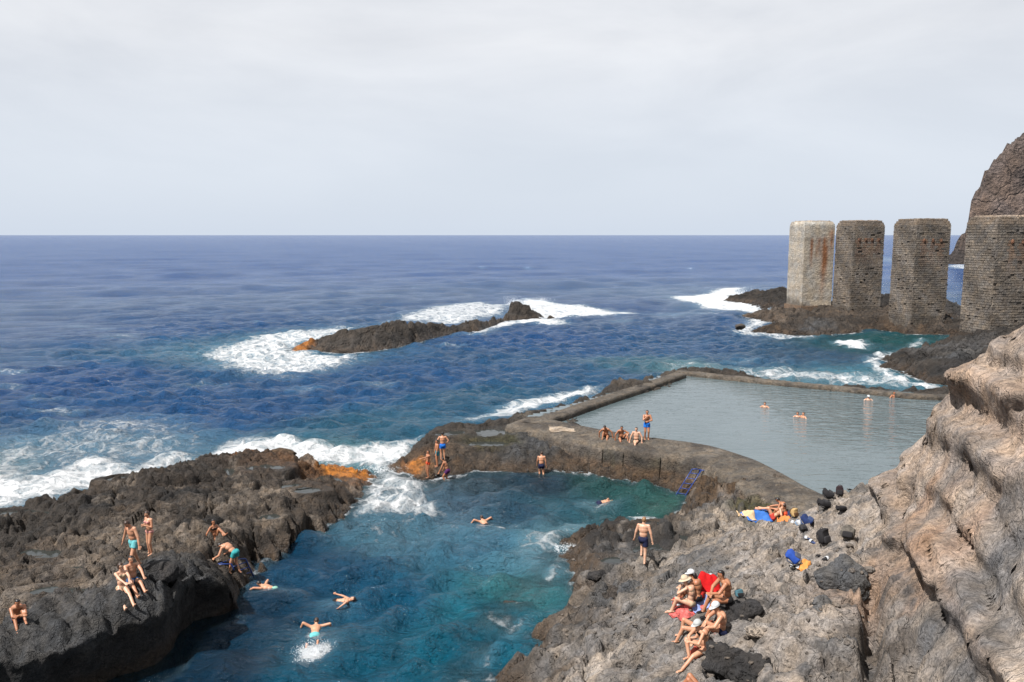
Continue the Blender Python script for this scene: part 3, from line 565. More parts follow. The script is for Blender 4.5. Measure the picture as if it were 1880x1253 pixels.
FOAM = [
 ([(640,905),(800,890),(870,930),(980,985),(930,1020),(760,1005),(650,965)], .36, 4.0),  # outline in the picture, strength, soft edge in metres
 ([(-250,860),(0,840),(40,880),(110,860),(150,846),(195,846),(240,858),(330,832),(362,836),(320,860),(295,874),(175,902),(30,938),(-60,975),(-250,1040)], 1.0, 2.2),
 ([(-150,830),(0,818),(80,782),(220,762),(330,775),(400,806),(350,845),(150,856),(0,885),(-150,880)], .52, 3.0),
 ([(350,840),(430,806),(520,808),(600,818),(650,822),(765,806),(757,835),(712,862),(690,872),(655,860),(560,850),(480,844),(415,836)], 1.0, 1.4),
 ([(680,866),(715,860),(752,880),(800,893),(780,905),(800,945),(760,958),(700,950),(655,945),(638,920),(645,895)], .80, 1.3),
 ([(640,960),(660,930),(760,955),(800,985),(720,1000),(640,985)], .42, 2.2),
 ([(850,776),(900,755),(960,738),(1020,722),(1090,713),(1105,716),(1085,730),(1020,746),(940,762)], 1.0, 1.3),
 ([(362,652),(420,630),(520,610),(600,604),(660,602),(640,612),(560,634),(545,646),(590,652),(660,654),(652,668),(600,682),(520,691),(450,687),(400,670)], .86, 3.0),
 ([(690,602),(740,580),(800,562),(870,552),(935,560),(932,576),(890,580),(850,596),(800,594),(750,588)], .80, 2.8),
 ([(965,546),(1000,556),(1080,565),(1180,571),(1120,578),(1040,581),(1005,584),(1050,592),(1020,598),(970,592),(930,600),(880,616),(850,614),(900,592),(940,588)], .95, 2.2),
 ([(1225,548),(1290,542),(1345,528),(1370,530),(1344,548),(1400,562),(1445,567),(1418,575),(1412,592),(1385,606),(1400,616),(1350,609),(1378,590),(1368,568),(1300,563)], 1.0, 2.2),
 ([(1380,606),(1460,616),(1520,618),(1500,624),(1430,622),(1340,612)], .7, 1.6),
 ([(1525,628),(1570,626),(1602,634),(1592,643),(1560,640)], 1.1, 1.2),
 ([(1590,660),(1604,655),(1650,644),(1700,622),(1690,632),(1612,664),(1640,686),(1680,702),(1735,714),(1690,716),(1635,700),(1598,676)], 1.0, 1.2),
 ([(1320,684),(1430,676),(1500,684),(1600,686),(1720,712),(1640,714),(1580,708),(1500,702),(1430,699),(1370,691)], .72, 2.5),
 ([(1145,950),(1180,954),(1220,958),(1208,968),(1168,963)], 1.1, .45),
 ([(925,1010),(960,985),(1000,972),(1060,958),(1075,968),(1048,990),(1040,1015),(1000,1030)], .62, 1.3),
 ([(1005,1060),(1030,1035),(1050,1030),(1040,1045),(1015,1070)], .85, .5),
 ([(925,1160),(945,1140),(955,1145),(930,1175)], .75, .5), ([(870,1225),(905,1190),(912,1195),(880,1235)], .7, .5),
 ([(545,1192),(575,1183),(612,1176),(604,1205),(572,1214),(545,1216)], .98, .55),
 ([(905,965),(925,968),(935,978),(905,975)], .75, .4),
 ([(1065,922),(1090,920),(1092,930),(1065,932)], .6, .4),
 ([(500,1082),(530,1078),(540,1092),(510,1095)], .5, .4),
 ([(1728,598),(1764,604),(1764,616),(1745,613)], 1.0, 1.0),
 ([(1736,486),(1790,488),(1790,493),(1735,491)], .75, 6.0),
 ([(1600,470),(1690,478),(1650,484),(1600,478)], .45, 12.0),
 ([(190,618),(240,616),(250,622),(200,624)], .55, 2.0), ([(470,588),(505,584),(500,592),(475,594)], .6, 2.0), ([(1200,575),(1300,570),(1320,578),(1220,584)], .4, 4.0),
 ([(1190,668),(1260,662),(1330,672),(1300,682),(1230,680)], .48, 2.5),
]
wr = random.Random(12)
for _ in range(26):
    x = wr.uniform(-20, 1400); y = wr.uniform(478, 760); k = (y - 432) / 150
    if y > 690 and x > 820: continue
    FOAM.append(([(x - 26 * k, y), (x, y - 3 * k), (x + 24 * k, y - 1), (x + 4, y + 3 * k)], wr.uniform(.34, .5), .5 / k + .4))
FOAM += [([(x - 26, y - 7), (x + 26, y - 7), (x + 30, y + 9), (x - 30, y + 9)], .50, .5) for x, y in ((503, 1082), (618, 1110), (578, 1168), (893, 964), (1101, 926))]
near = (Y > 15) & (Y < 900) & (X > -120) & (X < 420)
foam = np.zeros_like(X); xi = X[near]; yi = Y[near]
wxp = 1.4 * fbm(xi, yi, 0.22, 3, 211); wyp = 1.4 * fbm(xi, yi, 0.22, 3, 213)
fo = np.zeros_like(xi)
for poly, st, soft in FOAM:
    P = wpoly(poly); k = min(1.0, soft / 1.5)
    sd = sdist(xi + wxp * k, yi + wyp * k, P); fo = np.maximum(fo, st * sstep(soft, -soft, sd))
foam[near] = fo * 0.94
expo = sstep(0.55, 0.0, depth) * sstep(-0.6, -0.1, depth)
foam = np.maximum(foam, expo * (0.75 * (1 - cove) + 0.32 * cove))
W = W + np.where(near, 0.16 * foam * (0.6 + fbm(X, Y, 0.6, 4, 215)) * (Y > 15) * sstep(0.6, 0.3, gap), 0)
WC = [(1100,640,(24,82,134)),(1300,640,(28,84,132)),(1000,620,(22,80,136)),(800,690,(22,82,134)),(450,750,(22,82,136)),(1400,600,(26,82,134)),(1150,560,(26,80,136)),(1100,690,(32,90,132)),(1350,660,(36,90,130)),(1200,640,(26,84,132)),(300,750,(24,84,138)),(300,600,(22,82,138)),(100,700,(20,80,138)),(600,720,(22,84,136)),(900,480,(22,84,150)),(200,480,(22,84,150)),(1300,480,(22,84,150)),(1200,600,(28,82,132)),(1000,680,(28,86,132)),(900,730,(36,96,130)),(700,780,(42,102,132)),(1180,668,(52,104,128)),(1250,672,(84,126,134)),
 (500,1020,(14,68,100)),(600,1050,(10,76,110)),(700,1100,(6,88,122)),(600,1220,(6,90,118)),(850,1180,(8,102,128)),(900,1120,(16,110,134)),(950,1090,(58,122,130)),(700,980,(60,110,134)),(850,930,(52,84,108)),(950,940,(34,76,100)),(900,1000,(44,108,138)),(980,1010,(88,140,160)),(1030,990,(90,136,150)),
 (1000,890,(38,66,84)),(1100,890,(44,88,88)),(1180,920,(48,96,94)),(1220,930,(62,108,100)),(1120,930,(44,92,100)),(1040,930,(44,98,116)),(850,885,(60,84,98)),(400,1230,(10,50,74)),(450,1120,(14,56,82)),
 (1580,640,(26,86,98)),(1640,625,(22,84,88)),(1500,650,(38,84,116)),(1400,650,(42,86,120)),(1600,690,(70,130,150)),(1450,690,(70,120,140)),(150,840,(80,120,150)),(0,860,(90,130,150)),(600,840,(90,140,150)),(500,640,(70,120,150)),(1320,560,(70,110,150))]
cols = np.zeros(X.shape + (4,)); Wt = np.full(X.shape, 1e-6); cc = np.zeros(X.shape + (3,)) + np.array(alb(22, 84, 150)) * 1e-6
for px, py, c in WC:
    w = at(px, py, 0); q = 1.0 / ((((X - w.x) ** 2 + (Y - w.y) ** 2) / (w.y * w.y) * 900 + 0.4) ** 2); Wt += q; cc += q[..., None] * np.array(alb(*c))
cols[..., :3] = cc / Wt[..., None] * (0.92 + 0.02 * cove[..., None]); cols[..., 3] = 1
shal = sstep(0.75, 0.0, depth) * 0.6

m, nt, b, out = new_mat('sea_water')
ca = nt.nodes.new('ShaderNodeAttribute'); ca.attribute_name = 'tint'
fa = nt.nodes.new('ShaderNodeAttribute'); fa.attribute_name = 'foam'; sa = nt.nodes.new('ShaderNodeAttribute'); sa.attribute_name = 'shallow'
n1 = nz(nt, 0.55, 8, 0.68, 1.3); n2 = nz(nt, 2.6, 6, 0.7, 0.8)
fn = math_n(nt, 'ADD', math_n(nt, 'MULTIPLY', n1, 0.75), math_n(nt, 'MULTIPLY', n2, 0.45))
lace = nt.nodes.new('ShaderNodeTexVoronoi'); lace.feature = 'DISTANCE_TO_EDGE'; lace.inputs['Scale'].default_value = 0.75
gp = nt.nodes.new('ShaderNodeNewGeometry').outputs['Position']
wv = nt.nodes.new('ShaderNodeTexNoise'); wv.inputs['Scale'].default_value = 0.6; wv.inputs['Detail'].default_value = 5; nt.links.new(gp, wv.inputs['Vector'])
va = nt.nodes.new('ShaderNodeVectorMath'); va.operation = 'MULTIPLY_ADD'; va.inputs[1].default_value = (3.0, 3.0, 0.0); nt.links.new(wv.outputs['Color'], va.inputs[0]); nt.links.new(gp, va.inputs[2])
nt.links.new(va.outputs[0], lace.inputs['Vector'])
lc = ramp(nt, lace.outputs['Distance'], [(0.0, 0.42), (0.14, 0.0)])
f1 = math_n(nt, 'ADD', math_n(nt, 'ADD', fa.outputs['Fac'], math_n(nt, 'MULTIPLY', math_n(nt, 'SUBTRACT', fn, 0.62), 1.7)), math_n(nt, 'MULTIPLY', lc, math_n(nt, 'MULTIPLY', fa.outputs['Fac'], 1.0)))
ff = ramp(nt, f1, [(0.44, 0.0), (0.60, 0.25), (0.80, 0.62), (1.12, 1.0)])
ff = math_n(nt, 'MULTIPLY', ff, ramp(nt, fa.outputs['Fac'], [(0.02, 0.0), (0.2, 1.0)]))
milky = mixc(nt, ca.outputs['Color'], (0.16, 0.27, 0.33), math_n(nt, 'MULTIPLY', fa.outputs['Fac'], 0.45))
vn = ramp(nt, nz(nt, 0.12, 4, 0.6, 0.0), [(0.35, 0.90), (0.65, 1.10)])
milky = mixc(nt, milky, vn, 1.0, 'MULTIPLY')
col = mixc(nt, milky, (0.60, 0.61, 0.62), ff)
nt.links.new(col, b.inputs['Base Color'])
ra = nt.nodes.new('ShaderNodeAttribute'); ra.attribute_name = 'unresolved'      # wave slopes finer than the mesh far offshore
nt.links.new(math_n(nt, 'ADD', math_n(nt, 'ADD', math_n(nt, 'MULTIPLY', ff, 0.5), ra.outputs['Fac']), 0.10), b.inputs['Roughness'])
b.inputs['IOR'].default_value = 1.333; b.inputs['Specular IOR Level'].default_value = 0.41
r1 = nz(nt, 1.5, 6, 0.64, 0.2, None, (0.8, 1.7, 1.0)); r2 = nz(nt, 0.16, 4, 0.6, 0.2, None, (0.7, 1.6, 1.0)); r3 = nz(nt, 5.0, 3, 0.6)
bn = bump(nt, r2, 1.3, 1.0); bn = bump(nt, r1, 0.75, 1.0, bn); bn = bump(nt, r3, 0.05, 1.0, bn); bn = bump(nt, math_n(nt, 'MULTIPLY', fn, ff), 0.28, 1.0, bn)
nt.links.new(bn, b.inputs['Normal'])
tr = nt.nodes.new('ShaderNodeBsdfTransparent'); tr.inputs[0].default_value = (0.62, 0.80, 0.80, 1)
mx = nt.nodes.new('ShaderNodeMixShader'); nt.links.new(math_n(nt, 'MULTIPLY', sa.outputs['Fac'], math_n(nt, 'SUBTRACT', 1.0, ff)), mx.inputs[0])
nt.links.new(b.outputs[0], mx.inputs[1]); nt.links.new(tr.outputs[0], mx.inputs[2]); nt.links.new(mx.outputs[0], out.inputs[0])
tag(link('sea', grid_mesh('sea', X, Y, W, m, cols, {'foam': foam, 'shallow': shal, 'unresolved': 0.15 * sstep(0.3, 5.0, gap)})), kind='structure')
SEA_W = W
def sea_z(x, y): return float(SEA_W[min(np.searchsorted(sy, y), len(sy) - 1), min(np.searchsorted(sx, x), len(sx) - 1)])
del X, Y, W, cols, cc, Wt, depth

# ------------------------------------------------------------------ still water: the pool and the tide pools
m, nt, b, out = new_mat('pool_water')
n = nz(nt, 0.35, 3, 0.5); nt.links.new(ramp(nt, n, [(0.3, alb(100, 115, 119)), (0.7, alb(112, 126, 130))]), b.inputs['Base Color'])
b.inputs['Roughness'].default_value = 0.06; b.inputs['IOR'].default_value = 1.333
pa = nt.nodes.new('ShaderNodeAttribute'); pa.attribute_name = 'ripple'
r1 = nz(nt, 1.0, 3, 0.5, 0.6, None, (0.8, 1.9, 1.0)); r2 = nz(nt, 5.0, 2, 0.5, 0.0, None, (0.6, 1.6, 1.0))
hh = math_n(nt, 'MULTIPLY', r1, pa.outputs['Fac'])
bn = bump(nt, hh, 0.5, 1.0); bn = bump(nt, r2, 0.012, 1.0, bn); nt.links.new(bn, b.inputs['Normal'])
px_ = np.arange(0, 46, 0.5); py_ = np.arange(26, 76, 0.5); X, Y = np.meshgrid(px_, py_)
PZ = 1.42
POOL = wpoly([(990,765),(1014,772),(1099,789),(1191,804),(1276,814),(1320,823),(1390,846),(1440,871),(1480,894),(1540,920),(1700,960),(1900,800),(1800,725),(1733,728),(1614,720),(1444,704),(1342,693),(1252,684),(1122,730)], PZ)
sd = sdist(X, Y, POOL)
rip = 0.10 + 0.8 * sstep(16, 24, X) * sstep(44, 52, Y)
me = grid_mesh('pool_water', X, Y, np.full(X.shape, PZ), m, None, {'ripple': rip})
bm = bmesh.new(); bm.from_mesh(me); bm.verts.ensure_lookup_table(); sdf = sd.ravel()
bmesh.ops.delete(bm, geom=[v for v in bm.verts if sdf[v.index] > 1.2], context='VERTS'); bm.to_mesh(me); bm.free()
tag(link('pool_water', me), kind='structure')
m2, nt, b, out = new_mat('tide_pool_water')
b.inputs['Base Color'].default_value = alb(60, 64, 62) + (1,); b.inputs['Roughness'].default_value = 0.05; b.inputs['IOR'].default_value = 1.333
nt.links.new(bump(nt, nz(nt, 3.0, 2), 0.02), b.inputs['Normal'])
for wx_, wy_, z, a, c in POOL_Z:
    px, py = wx_ * 7, wy_ * 5; vs = []; k = 28
    for i in range(k):
        t = 2 * math.pi * i / k; r = 1.15 + 0.12 * math.sin(3 * t + px) + 0.07 * math.sin(5 * t + py)
        vs.append((a * r * math.cos(t), c * r * math.sin(t), 0))
    o = link('tide_pool', mesh_of('tide_pool', vs, [list(range(k))], m2, False)); o.location = (wx_, wy_, z - 0.025); tag(o, kind='structure')

# ------------------------------------------------------------------ pool wall
def tint_mesh(me, cfun):
    n = len(me.vertices); co = np.zeros(n * 3, np.float32); me.vertices.foreach_get('co', co); co = co.reshape(-1, 3)
    c = cfun(co[:, 0], co[:, 1], co[:, 2]); a = me.color_attributes.new('tint', 'FLOAT_COLOR', 'POINT'); a.data.foreach_set('color', c.reshape(-1).astype(np.float32))
def conc_tint(base):
    def f(x, y, z):
        c = np.zeros(x.shape + (3,)) + np.array(base)
        c *= 0.56; n = fbm(x, y + z, 0.5, 4, 231); n2 = fbm(x + z, y, 1.3, 4, 233)
        c = lerp_col(c, alb(72, 65, 59), sstep(-0.05, 0.3, n) * .75); c = lerp_col(c, alb(158, 142, 124), sstep(0.2, 0.5, n2) * .45)
        c = lerp_col(c, alb(110, 84, 60), sstep(1.0, 0.5, z) * .6); c = lerp_col(c, alb(84, 82, 58), sstep(0.2, 0.5, fbm(x, y, .9, 3, 235)) * sstep(1.5, 1.0, z) * .4)
        return np.concatenate([c, (0 * z + .1)[..., None]], -1)
    return f
def wall_sweep(name, path, profile, parent, seed, amp=0.06, step=0.16, tint=None, mat=CONCRETE, cap=True):
    """path: xy points of the pool side edge; profile: (offset away from pool, z)"""
    P = [Vector(p) for p in path]; L = [0.0]
    for a, b_ in zip(P[:-1], P[1:]): L.append(L[-1] + (b_ - a).length)
    n = max(2, int(L[-1] / step)); t = np.linspace(0, L[-1], n)
    cx = np.interp(t, L, [p.x for p in P]); cy = np.interp(t, L, [p.y for p in P])
    k = np.ones(9) / 9
    if n > 30:
        ex = np.concatenate([[cx[0]] * 4, cx, [cx[-1]] * 4]); ey = np.concatenate([[cy[0]] * 4, cy, [cy[-1]] * 4]); cx = np.convolve(ex, k, 'valid'); cy = np.convolve(ey, k, 'valid')
    tx = np.gradient(cx); ty = np.gradient(cy); l = np.hypot(tx, ty); nx_, ny_ = ty / l, -tx / l      # right of travel
    pr = np.array(profile); pl = np.concatenate([[0], np.cumsum(np.hypot(*(np.diff(pr, axis=0).T)))]); m_ = max(6, int(pl[-1] / step))
    s = np.linspace(0, pl[-1], m_); po = np.interp(s, pl, pr[:, 0]); pz = np.interp(s, pl, pr[:, 1])
    X = cx[None, :] + nx_[None, :] * po[:, None]; Y = cy[None, :] + ny_[None, :] * po[:, None]; Z = np.tile(pz[:, None], (1, n))
    U = np.tile(t[None, :], (m_, 1)); V = np.tile(s[:, None], (1, n))
    d = amp * (fbm(U, V, 0.7, 5, seed) + 0.6 * fbm(U, V, 3.0, 3, seed + 7, .6, True))
    X += nx_[None, :] * d; Y += ny_[None, :] * d; Z += 0.6 * d
    me = grid_mesh(name, X, Y, Z, mat)
    tint_mesh(me, tint or conc_tint(PAL['conc'])); o = link(name, me, parent); return o
WT = 1.80
def pth(pts, z): return [(at(a, b_, z).x, at(a, b_, z).y) for a, b_ in pts]
pw = empty('pool_wall', (0, 0, 0)); tag(pw, 'old rounded concrete sea wall enclosing the grey rock pool', 'wall')
near_path = pth([(985,763),(1014,770),(1099,787),(1191,802),(1276,812),(1320,821),(1390,844),(1440,869),(1480,892),(1530,915),(1580,935)], WT)
wall_sweep('near_wall', near_path, [(0, -0.5), (0.0, 1.70), (0.12, 1.79), (0.8, 1.84), (1.8, 1.76), (2.6, 1.64), (2.84, 1.57), (2.93, 1.40), (3.0, 0.9), (3.08, 0.2), (3.2, -0.8)], pw, 241, 0.09)
side_path = pth([(1262,686),(1191,711),(1122,733),(1054,757),(1005,773),(985,780)], WT)
wall_sweep('side_wall', side_path, [(0, 0), (0.0, 1.72), (0.08, 1.80), (1.1, 1.80), (1.3, 1.72), (1.45, 1.2), (1.7, -0.5)], pw, 251, 0.07)
far_path = pth([(1790,728),(1733,728),(1682,727),(1614,720),(1529,711),(1444,703.5),(1342,693),(1258,684),(1236,681)], 1.75)
wall_sweep('far_wall', far_path, [(0, 0), (0.0, 1.66), (0.08, 1.75), (0.95, 1.75), (1.05, 1.65), (1.2, 0.8), (1.4, -0.8)], pw, 261, 0.10)
# pale render patch and poured panels on the near wall
def near_sub(a, b_):
    pts = [(985,763),(1014,770),(1099,787),(1191,802),(1276,812),(1320,821),(1390,844),(1440,869),(1480,892)]
    q = np.linspace(a, b_, 8); y = np.interp(q, [p[0] for p in pts], [p[1] for p in pts]); return pth(list(zip(q, y)), WT)
for a, b_, base in ((1062, 1152, (128, 117, 106)), (1154, 1189, (104, 98, 88)), (1192, 1240, (96, 88, 74)), (1244, 1288, (124, 110, 94))):
    wall_sweep('wall_panel', near_sub(a, b_), [(2.6, 1.40), (2.90, 1.47), (3.04, 1.42), (3.10, 0.9), (3.18, 0.1), (2.9, 0.05)], pw, 271 + a, 0.025, 0.12, conc_tint(alb(*base)))
# ------------------------------------------------------------------ primitives
def sphere_vf(nu=12, nv=8):
    v = [(0, 0, 1)]; f = []
    for j in range(1, nv):
        t = math.pi * j / nv
        for i in range(nu):
            p = 2 * math.pi * i / nu; v.append((math.sin(t) * math.cos(p), math.sin(t) * math.sin(p), math.cos(t)))
    v.append((0, 0, -1)); n = len(v)
    for i in range(nu): f.append((0, 1 + i, 1 + (i + 1) % nu)); f.append((n - 1, n - 1 - nu + (i + 1) % nu, n - 1 - nu + i))
    for j in range(nv - 2):
        for i in range(nu):
            a = 1 + j * nu + i; b_ = 1 + j * nu + (i + 1) % nu; f.append((a, a + nu, b_ + nu, b_))
    return np.array(v), f
class Geo:
    def __init__(self): self.v = []; self.f = []; self.n = 0
    def add(self, v, f):
        self.v.append(np.asarray(v, float)); self.f += [tuple(i + self.n for i in q) for q in f]; self.n += len(v)
    def capsule(self, p0, p1, r0, r1, side=None, flat=1.0, nu=12, nv=8):
        """rounded tapered limb; side: axis kept wide, flat: thickness ratio across it"""
        p0 = np.array(p0, float); p1 = np.array(p1, float); d = p1 - p0; l = np.linalg.norm(d); w = d / l if l > 1e-6 else np.array([0, 0, 1.0])
        a = np.array(side, float) if side is not None else np.array([1.0, 0, 0]) if abs(w[0]) < 0.8 else np.array([0, 1.0, 0])
        a = a - w * a.dot(w); a /= np.linalg.norm(a); c = np.cross(w, a)
        S, f = sphere_vf(nu, nv); top = S[:, 2] >= -1e-6
        out = np.where(top[:, None], p1, p0) + np.where(top, r1, r0)[:, None] * (S[:, :1] * a + S[:, 1:2] * c * flat + S[:, 2:3] * w * 0.8)
        S2 = S.copy(); out2 = out
        # doubled equator so both radii keep their own ring
        self.add(out2, f)
        eq = np.abs(S[:, 2]) < 1e-6
    def ball(self, c, ax, ay, az, nu=12, nv=8):
        S, f = sphere_vf(nu, nv); self.add(np.array(c, float) + S[:, :1] * np.array(ax, float) + S[:, 1:2] * np.array(ay, float) + S[:, 2:3] * np.array(az, float), f)
    def tube(self, pts, r, nu=8, radii=None, closed_ends=True):
        P = [Vector(p) for p in pts]; rings = []; k = len(P)
        up = None
        for i, p in enumerate(P):
            t = (P[min(i + 1, k - 1)] - P[max(i - 1, 0)]).normalized()
            if up is None: up = t.orthogonal().normalized()
            up = (up - t * up.dot(t)).normalized(); c = t.cross(up); rr = radii[i] if radii else r
            rings.append([tuple(p + (up * math.cos(2 * math.pi * j / nu) + c * math.sin(2 * math.pi * j / nu)) * rr) for j in range(nu)])
        v = [q for rg in rings for q in rg]; f = []
        for i in range(k - 1):
            for j in range(nu):
                a = i * nu + j; b_ = i * nu + (j + 1) % nu; f.append((a, b_, b_ + nu, a + nu))
        f.append(tuple(range(nu))[::-1]); f.append(tuple(range((k - 1) * nu, k * nu))); self.add(v, f)
    def box(self, c, size, M=None):
        x, y, z = [q / 2 for q in size]; v = [(sx_ * x, sy_ * y, sz_ * z) for sz_ in (-1, 1) for sy_ in (-1, 1) for sx_ in (-1, 1)]
        v = [(M @ Vector(q) if M else Vector(q)) + Vector(c) for q in v]
        self.add([tuple(q) for q in v], [(0, 2, 3, 1), (4, 5, 7, 6), (0, 1, 5, 4), (2, 6, 7, 3), (0, 4, 6, 2), (1, 3, 7, 5)])
    def mesh(self, name, mat=None, smooth=True):
        return mesh_of(name, np.concatenate(self.v).tolist(), self.f, mat, smooth)
    def obj(self, name, mat, parent=None, smooth=True): return link(name, self.mesh(name, mat, smooth), parent)

# ------------------------------------------------------------------ piers of the old landing stage
PIER_ROT = R(10.4); ZT = 16.4
def flat_tint(me, col, wet=0.0):
    a = me.color_attributes.new('tint', 'FLOAT_COLOR', 'POINT'); a.data.foreach_set('color', np.tile(np.array(tuple(col) + (wet,), np.float32), len(me.vertices)))
def pier_shell(w, d, z0, z1, dz, bevel_l, bevel_r, seed):
    """subdivided shaft, local x along the wide face, local y the depth; top edge broken away"""
    zs = np.arange(z0, z1 + 1e-6, dz); nx = int(w / 0.45); ny = int(d / 0.45)
    ring = [(-w / 2 + w * i / nx, -d / 2) for i in range(nx)] + [(w / 2, -d / 2 + d * i / ny) for i in range(ny)] + [(w / 2 - w * i / nx, d / 2) for i in range(nx)] + [(-w / 2, d / 2 - d * i / ny) for i in range(ny)]
    ring = np.array(ring); n = len(ring); v = []; f = []
    for z in zs:
        q = max(0.0, (z - (z1 - 0.8)) / 0.8); r = ring.copy()
        r[:, 0] = np.clip(r[:, 0], -w / 2 + bevel_l * q * q, w / 2 - bevel_r * q * q); r[:, 1] = np.clip(r[:, 1], -d / 2 + 0.3 * q * q, d / 2 - 0.3 * q * q)
        v += [(a, b_, z) for a, b_ in r]
    for j in range(len(zs) - 1):
        for i in range(n):
            a = j * n + i; b_ = j * n + (i + 1) % n; f.append((a, b_, b_ + n, a + n))
    f.append(tuple(range((len(zs) - 1) * n, len(zs) * n)))
    return np.array(v), f
def pier(corner, w, d, label, kind, seed, sockets):
    c = at(*corner); rnd = random.Random(seed)
    M = Matrix.Rotation(PIER_ROT, 3, 'Z'); cen = c + M @ Vector((w / 2, d / 2, 0))
    root = empty('pier', (cen.x, cen.y, 0), PIER_ROT); tag(root, label, 'pier', 'piers of the old landing stage')
    z0 = -1.0
    if kind == 'concrete':
        v, f = pier_shell(w, d, z0, ZT - 0.1, 0.25, 0.25, 0.5, seed)
        n1 = fbm(v[:, 0] + v[:, 1] * 2, v[:, 2], 0.6, 4, seed); v[:, 0] += 0.04 * n1
        # formwork lifts stand a little in and out of each other
        lift = np.floor(v[:, 2] / 0.62); off = ((lift * 7919) % 5 - 2) * 0.005; v[:, 0] += np.sign(v[:, 0]) * off; v[:, 1] += np.sign(v[:, 1]) * off
        o = link('shaft', mesh_of('shaft', v.tolist(), f, CONCRETE_FAR, False), root)
        X, Y, Z = v[:, 0], v[:, 1], v[:, 2]
        C = np.zeros((len(v), 3)) + np.array(alb(186, 176, 162)); C *= (1 + 0.08 * (((lift * 31) % 7) / 3.0 - 1))[:, None]
        C = lerp_col(C, alb(226, 219, 206), sstep(0.05, 0.4, fbm(X + Y, Z * 0.6, 0.35, 4, seed + 1)) * .7)
        st = np.zeros(len(v))
        for sxx, ztop, ln, wd in ((-1.35, 13.6, 6, .2), (-.2, 13.8, 5, .26), (0.9, 13.8, 12, .42), (1.3, 12.5, 7, .3), (2.1, 15, 6, .28)):
            st = np.maximum(st, sstep(wd * 1.8, 0, np.abs(X - sxx - 0.15 * fbm(Z, Z, .5, 2, seed))) * sstep(ztop + .3, ztop - .6, Z) * sstep(ztop - ln, ztop - ln * .3, Z) * (Y < -d / 2 + .4))
        C = lerp_col(C, alb(146, 88, 44), st * .95)
        C = lerp_col(C, alb(92, 84, 76), sstep(3.8, 2.2, Z + 1.6 * fbm(X + Y, Z, .4, 3, seed + 3) + (X + w / 2) * .5) * .85)
        C = lerp_col(C, alb(120, 100, 84), sstep(2.6, 1.4, Z) * .8)
        a = o.data.color_attributes.new('tint', 'FLOAT_COLOR', 'POINT'); a.data.foreach_set('color', np.concatenate([C, 0 * C[:, :1]], -1).reshape(-1).astype(np.float32))
        g = Geo(); g.box((0.1, 0, 1.5), (w + 0.7, d + 0.6, 1.6)); p = g.obj('footing', CONCRETE_FAR, root, False); flat_tint(p.data, alb(128, 106, 88))
    else:
        v, f = pier_shell(w - 0.16, d - 0.16, z0, ZT - 0.15, 0.4, 0.6, 0.4, seed)
        o = link('core', mesh_of('core', v.tolist(), f, MASONRY, False), root); flat_tint(o.data, alb(106, 97, 89))
        g = Geo(); cols = []
        faces = [((-w / 2, -d / 2), (1, 0), w, (0, -1)), ((w / 2, -d / 2), (0, 1), d, (1, 0)), ((w / 2, d / 2), (-1, 0), w, (0, 1)), ((-w / 2, d / 2), (0, -1), d, (-1, 0))]
        z = z0; row = 0
        while z < ZT - 0.3:
            hgt = rnd.uniform(0.25, 0.36); worn = 1.0 if 3.0 < z < 9.0 else 0.45
            if row % 11 == 6: worn = 1.6
            for (ox, oy), (ux, uy), L, (nx_, ny_) in faces:
                s_ = -rnd.uniform(0, 0.4)
                top_in = max(0, (z + hgt - (ZT - 0.9)) / 0.9)
                lo = 0.02 + (0.7 * top_in ** 2); hi_ = L - 0.02 - 0.45 * top_in ** 2
                while s_ < L:
                    ln = rnd.uniform(0.30, 0.78); a0 = max(s_, lo); a1 = min(s_ + ln, hi_); s_ += ln
                    if a1 - a0 < 0.15 or rnd.random() < 0.035 * worn: continue
                    pr = 0.02 + abs(rnd.gauss(0, 0.03)) * worn; gp = rnd.uniform(0.010, 0.026); b0 = -0.09 - 0.25 * top_in
                    x0, x1 = a0 + gp, a1 - gp; zz0, zz1 = z + gp * .6, z + hgt - gp * .6
                    q = []
                    for (s1, zz) in ((x0, zz0), (x1, zz0), (x1, zz1), (x0, zz1)): q.append((ox + ux * s1 + nx_ * b0, oy + uy * s1 + ny_ * b0, zz))
                    k = 0.018
                    for (s1, zz) in ((x0 + k, zz0 + k), (x1 - k, zz0 + k), (x1 - k, zz1 - k), (x0 + k, zz1 - k)): q.append((ox + ux * s1 + nx_ * (pr + b0 + .09), oy + uy * s1 + ny_ * (pr + b0 + .09), zz + rnd.uniform(-.02, .02)))
                    g.add(q, [(4, 5, 6, 7), (0, 1, 5, 4), (1, 2, 6, 5), (2, 3, 7, 6), (3, 0, 4, 7)])
                    mx_s = (a0 + a1) * .5 + seed
                    bs = rnd.choice(((130, 120, 110), (134, 124, 113), (124, 115, 106), (138, 127, 115), (128, 119, 110), (118, 109, 101)))
                    c_ = np.array(alb(*bs)) * rnd.uniform(.88, 1.12) * (1 + .22 * math.sin(z * .9 + mx_s))
                    mx_ = (a0 + a1) / 2
                    if ny_ == -1:
                        for sxx in sockets:
                            if abs(mx_ - w / 2 - sxx) < 0.45 and 8.5 < z < 13.4: c_ = c_ * (1 - .5 * (z - 8.5) / 5) + np.array(alb(140, 96, 66)) * .5 * (z - 8.5) / 5
                    if z > ZT - 1.2: c_ = c_ * .6 + np.array(alb(160, 140, 120)) * .4
                    if z < 2.2: c_ = c_ * .75
                    cols += [tuple(c_) + (0,)] * 8
            z += hgt; row += 1
        o = g.obj('masonry', MASONRY, root, False); o['kind'] = 'stuff'
        a = o.data.color_attributes.new('tint', 'FLOAT_COLOR', 'POINT'); a.data.foreach_set('color', np.array(cols, np.float32).reshape(-1))
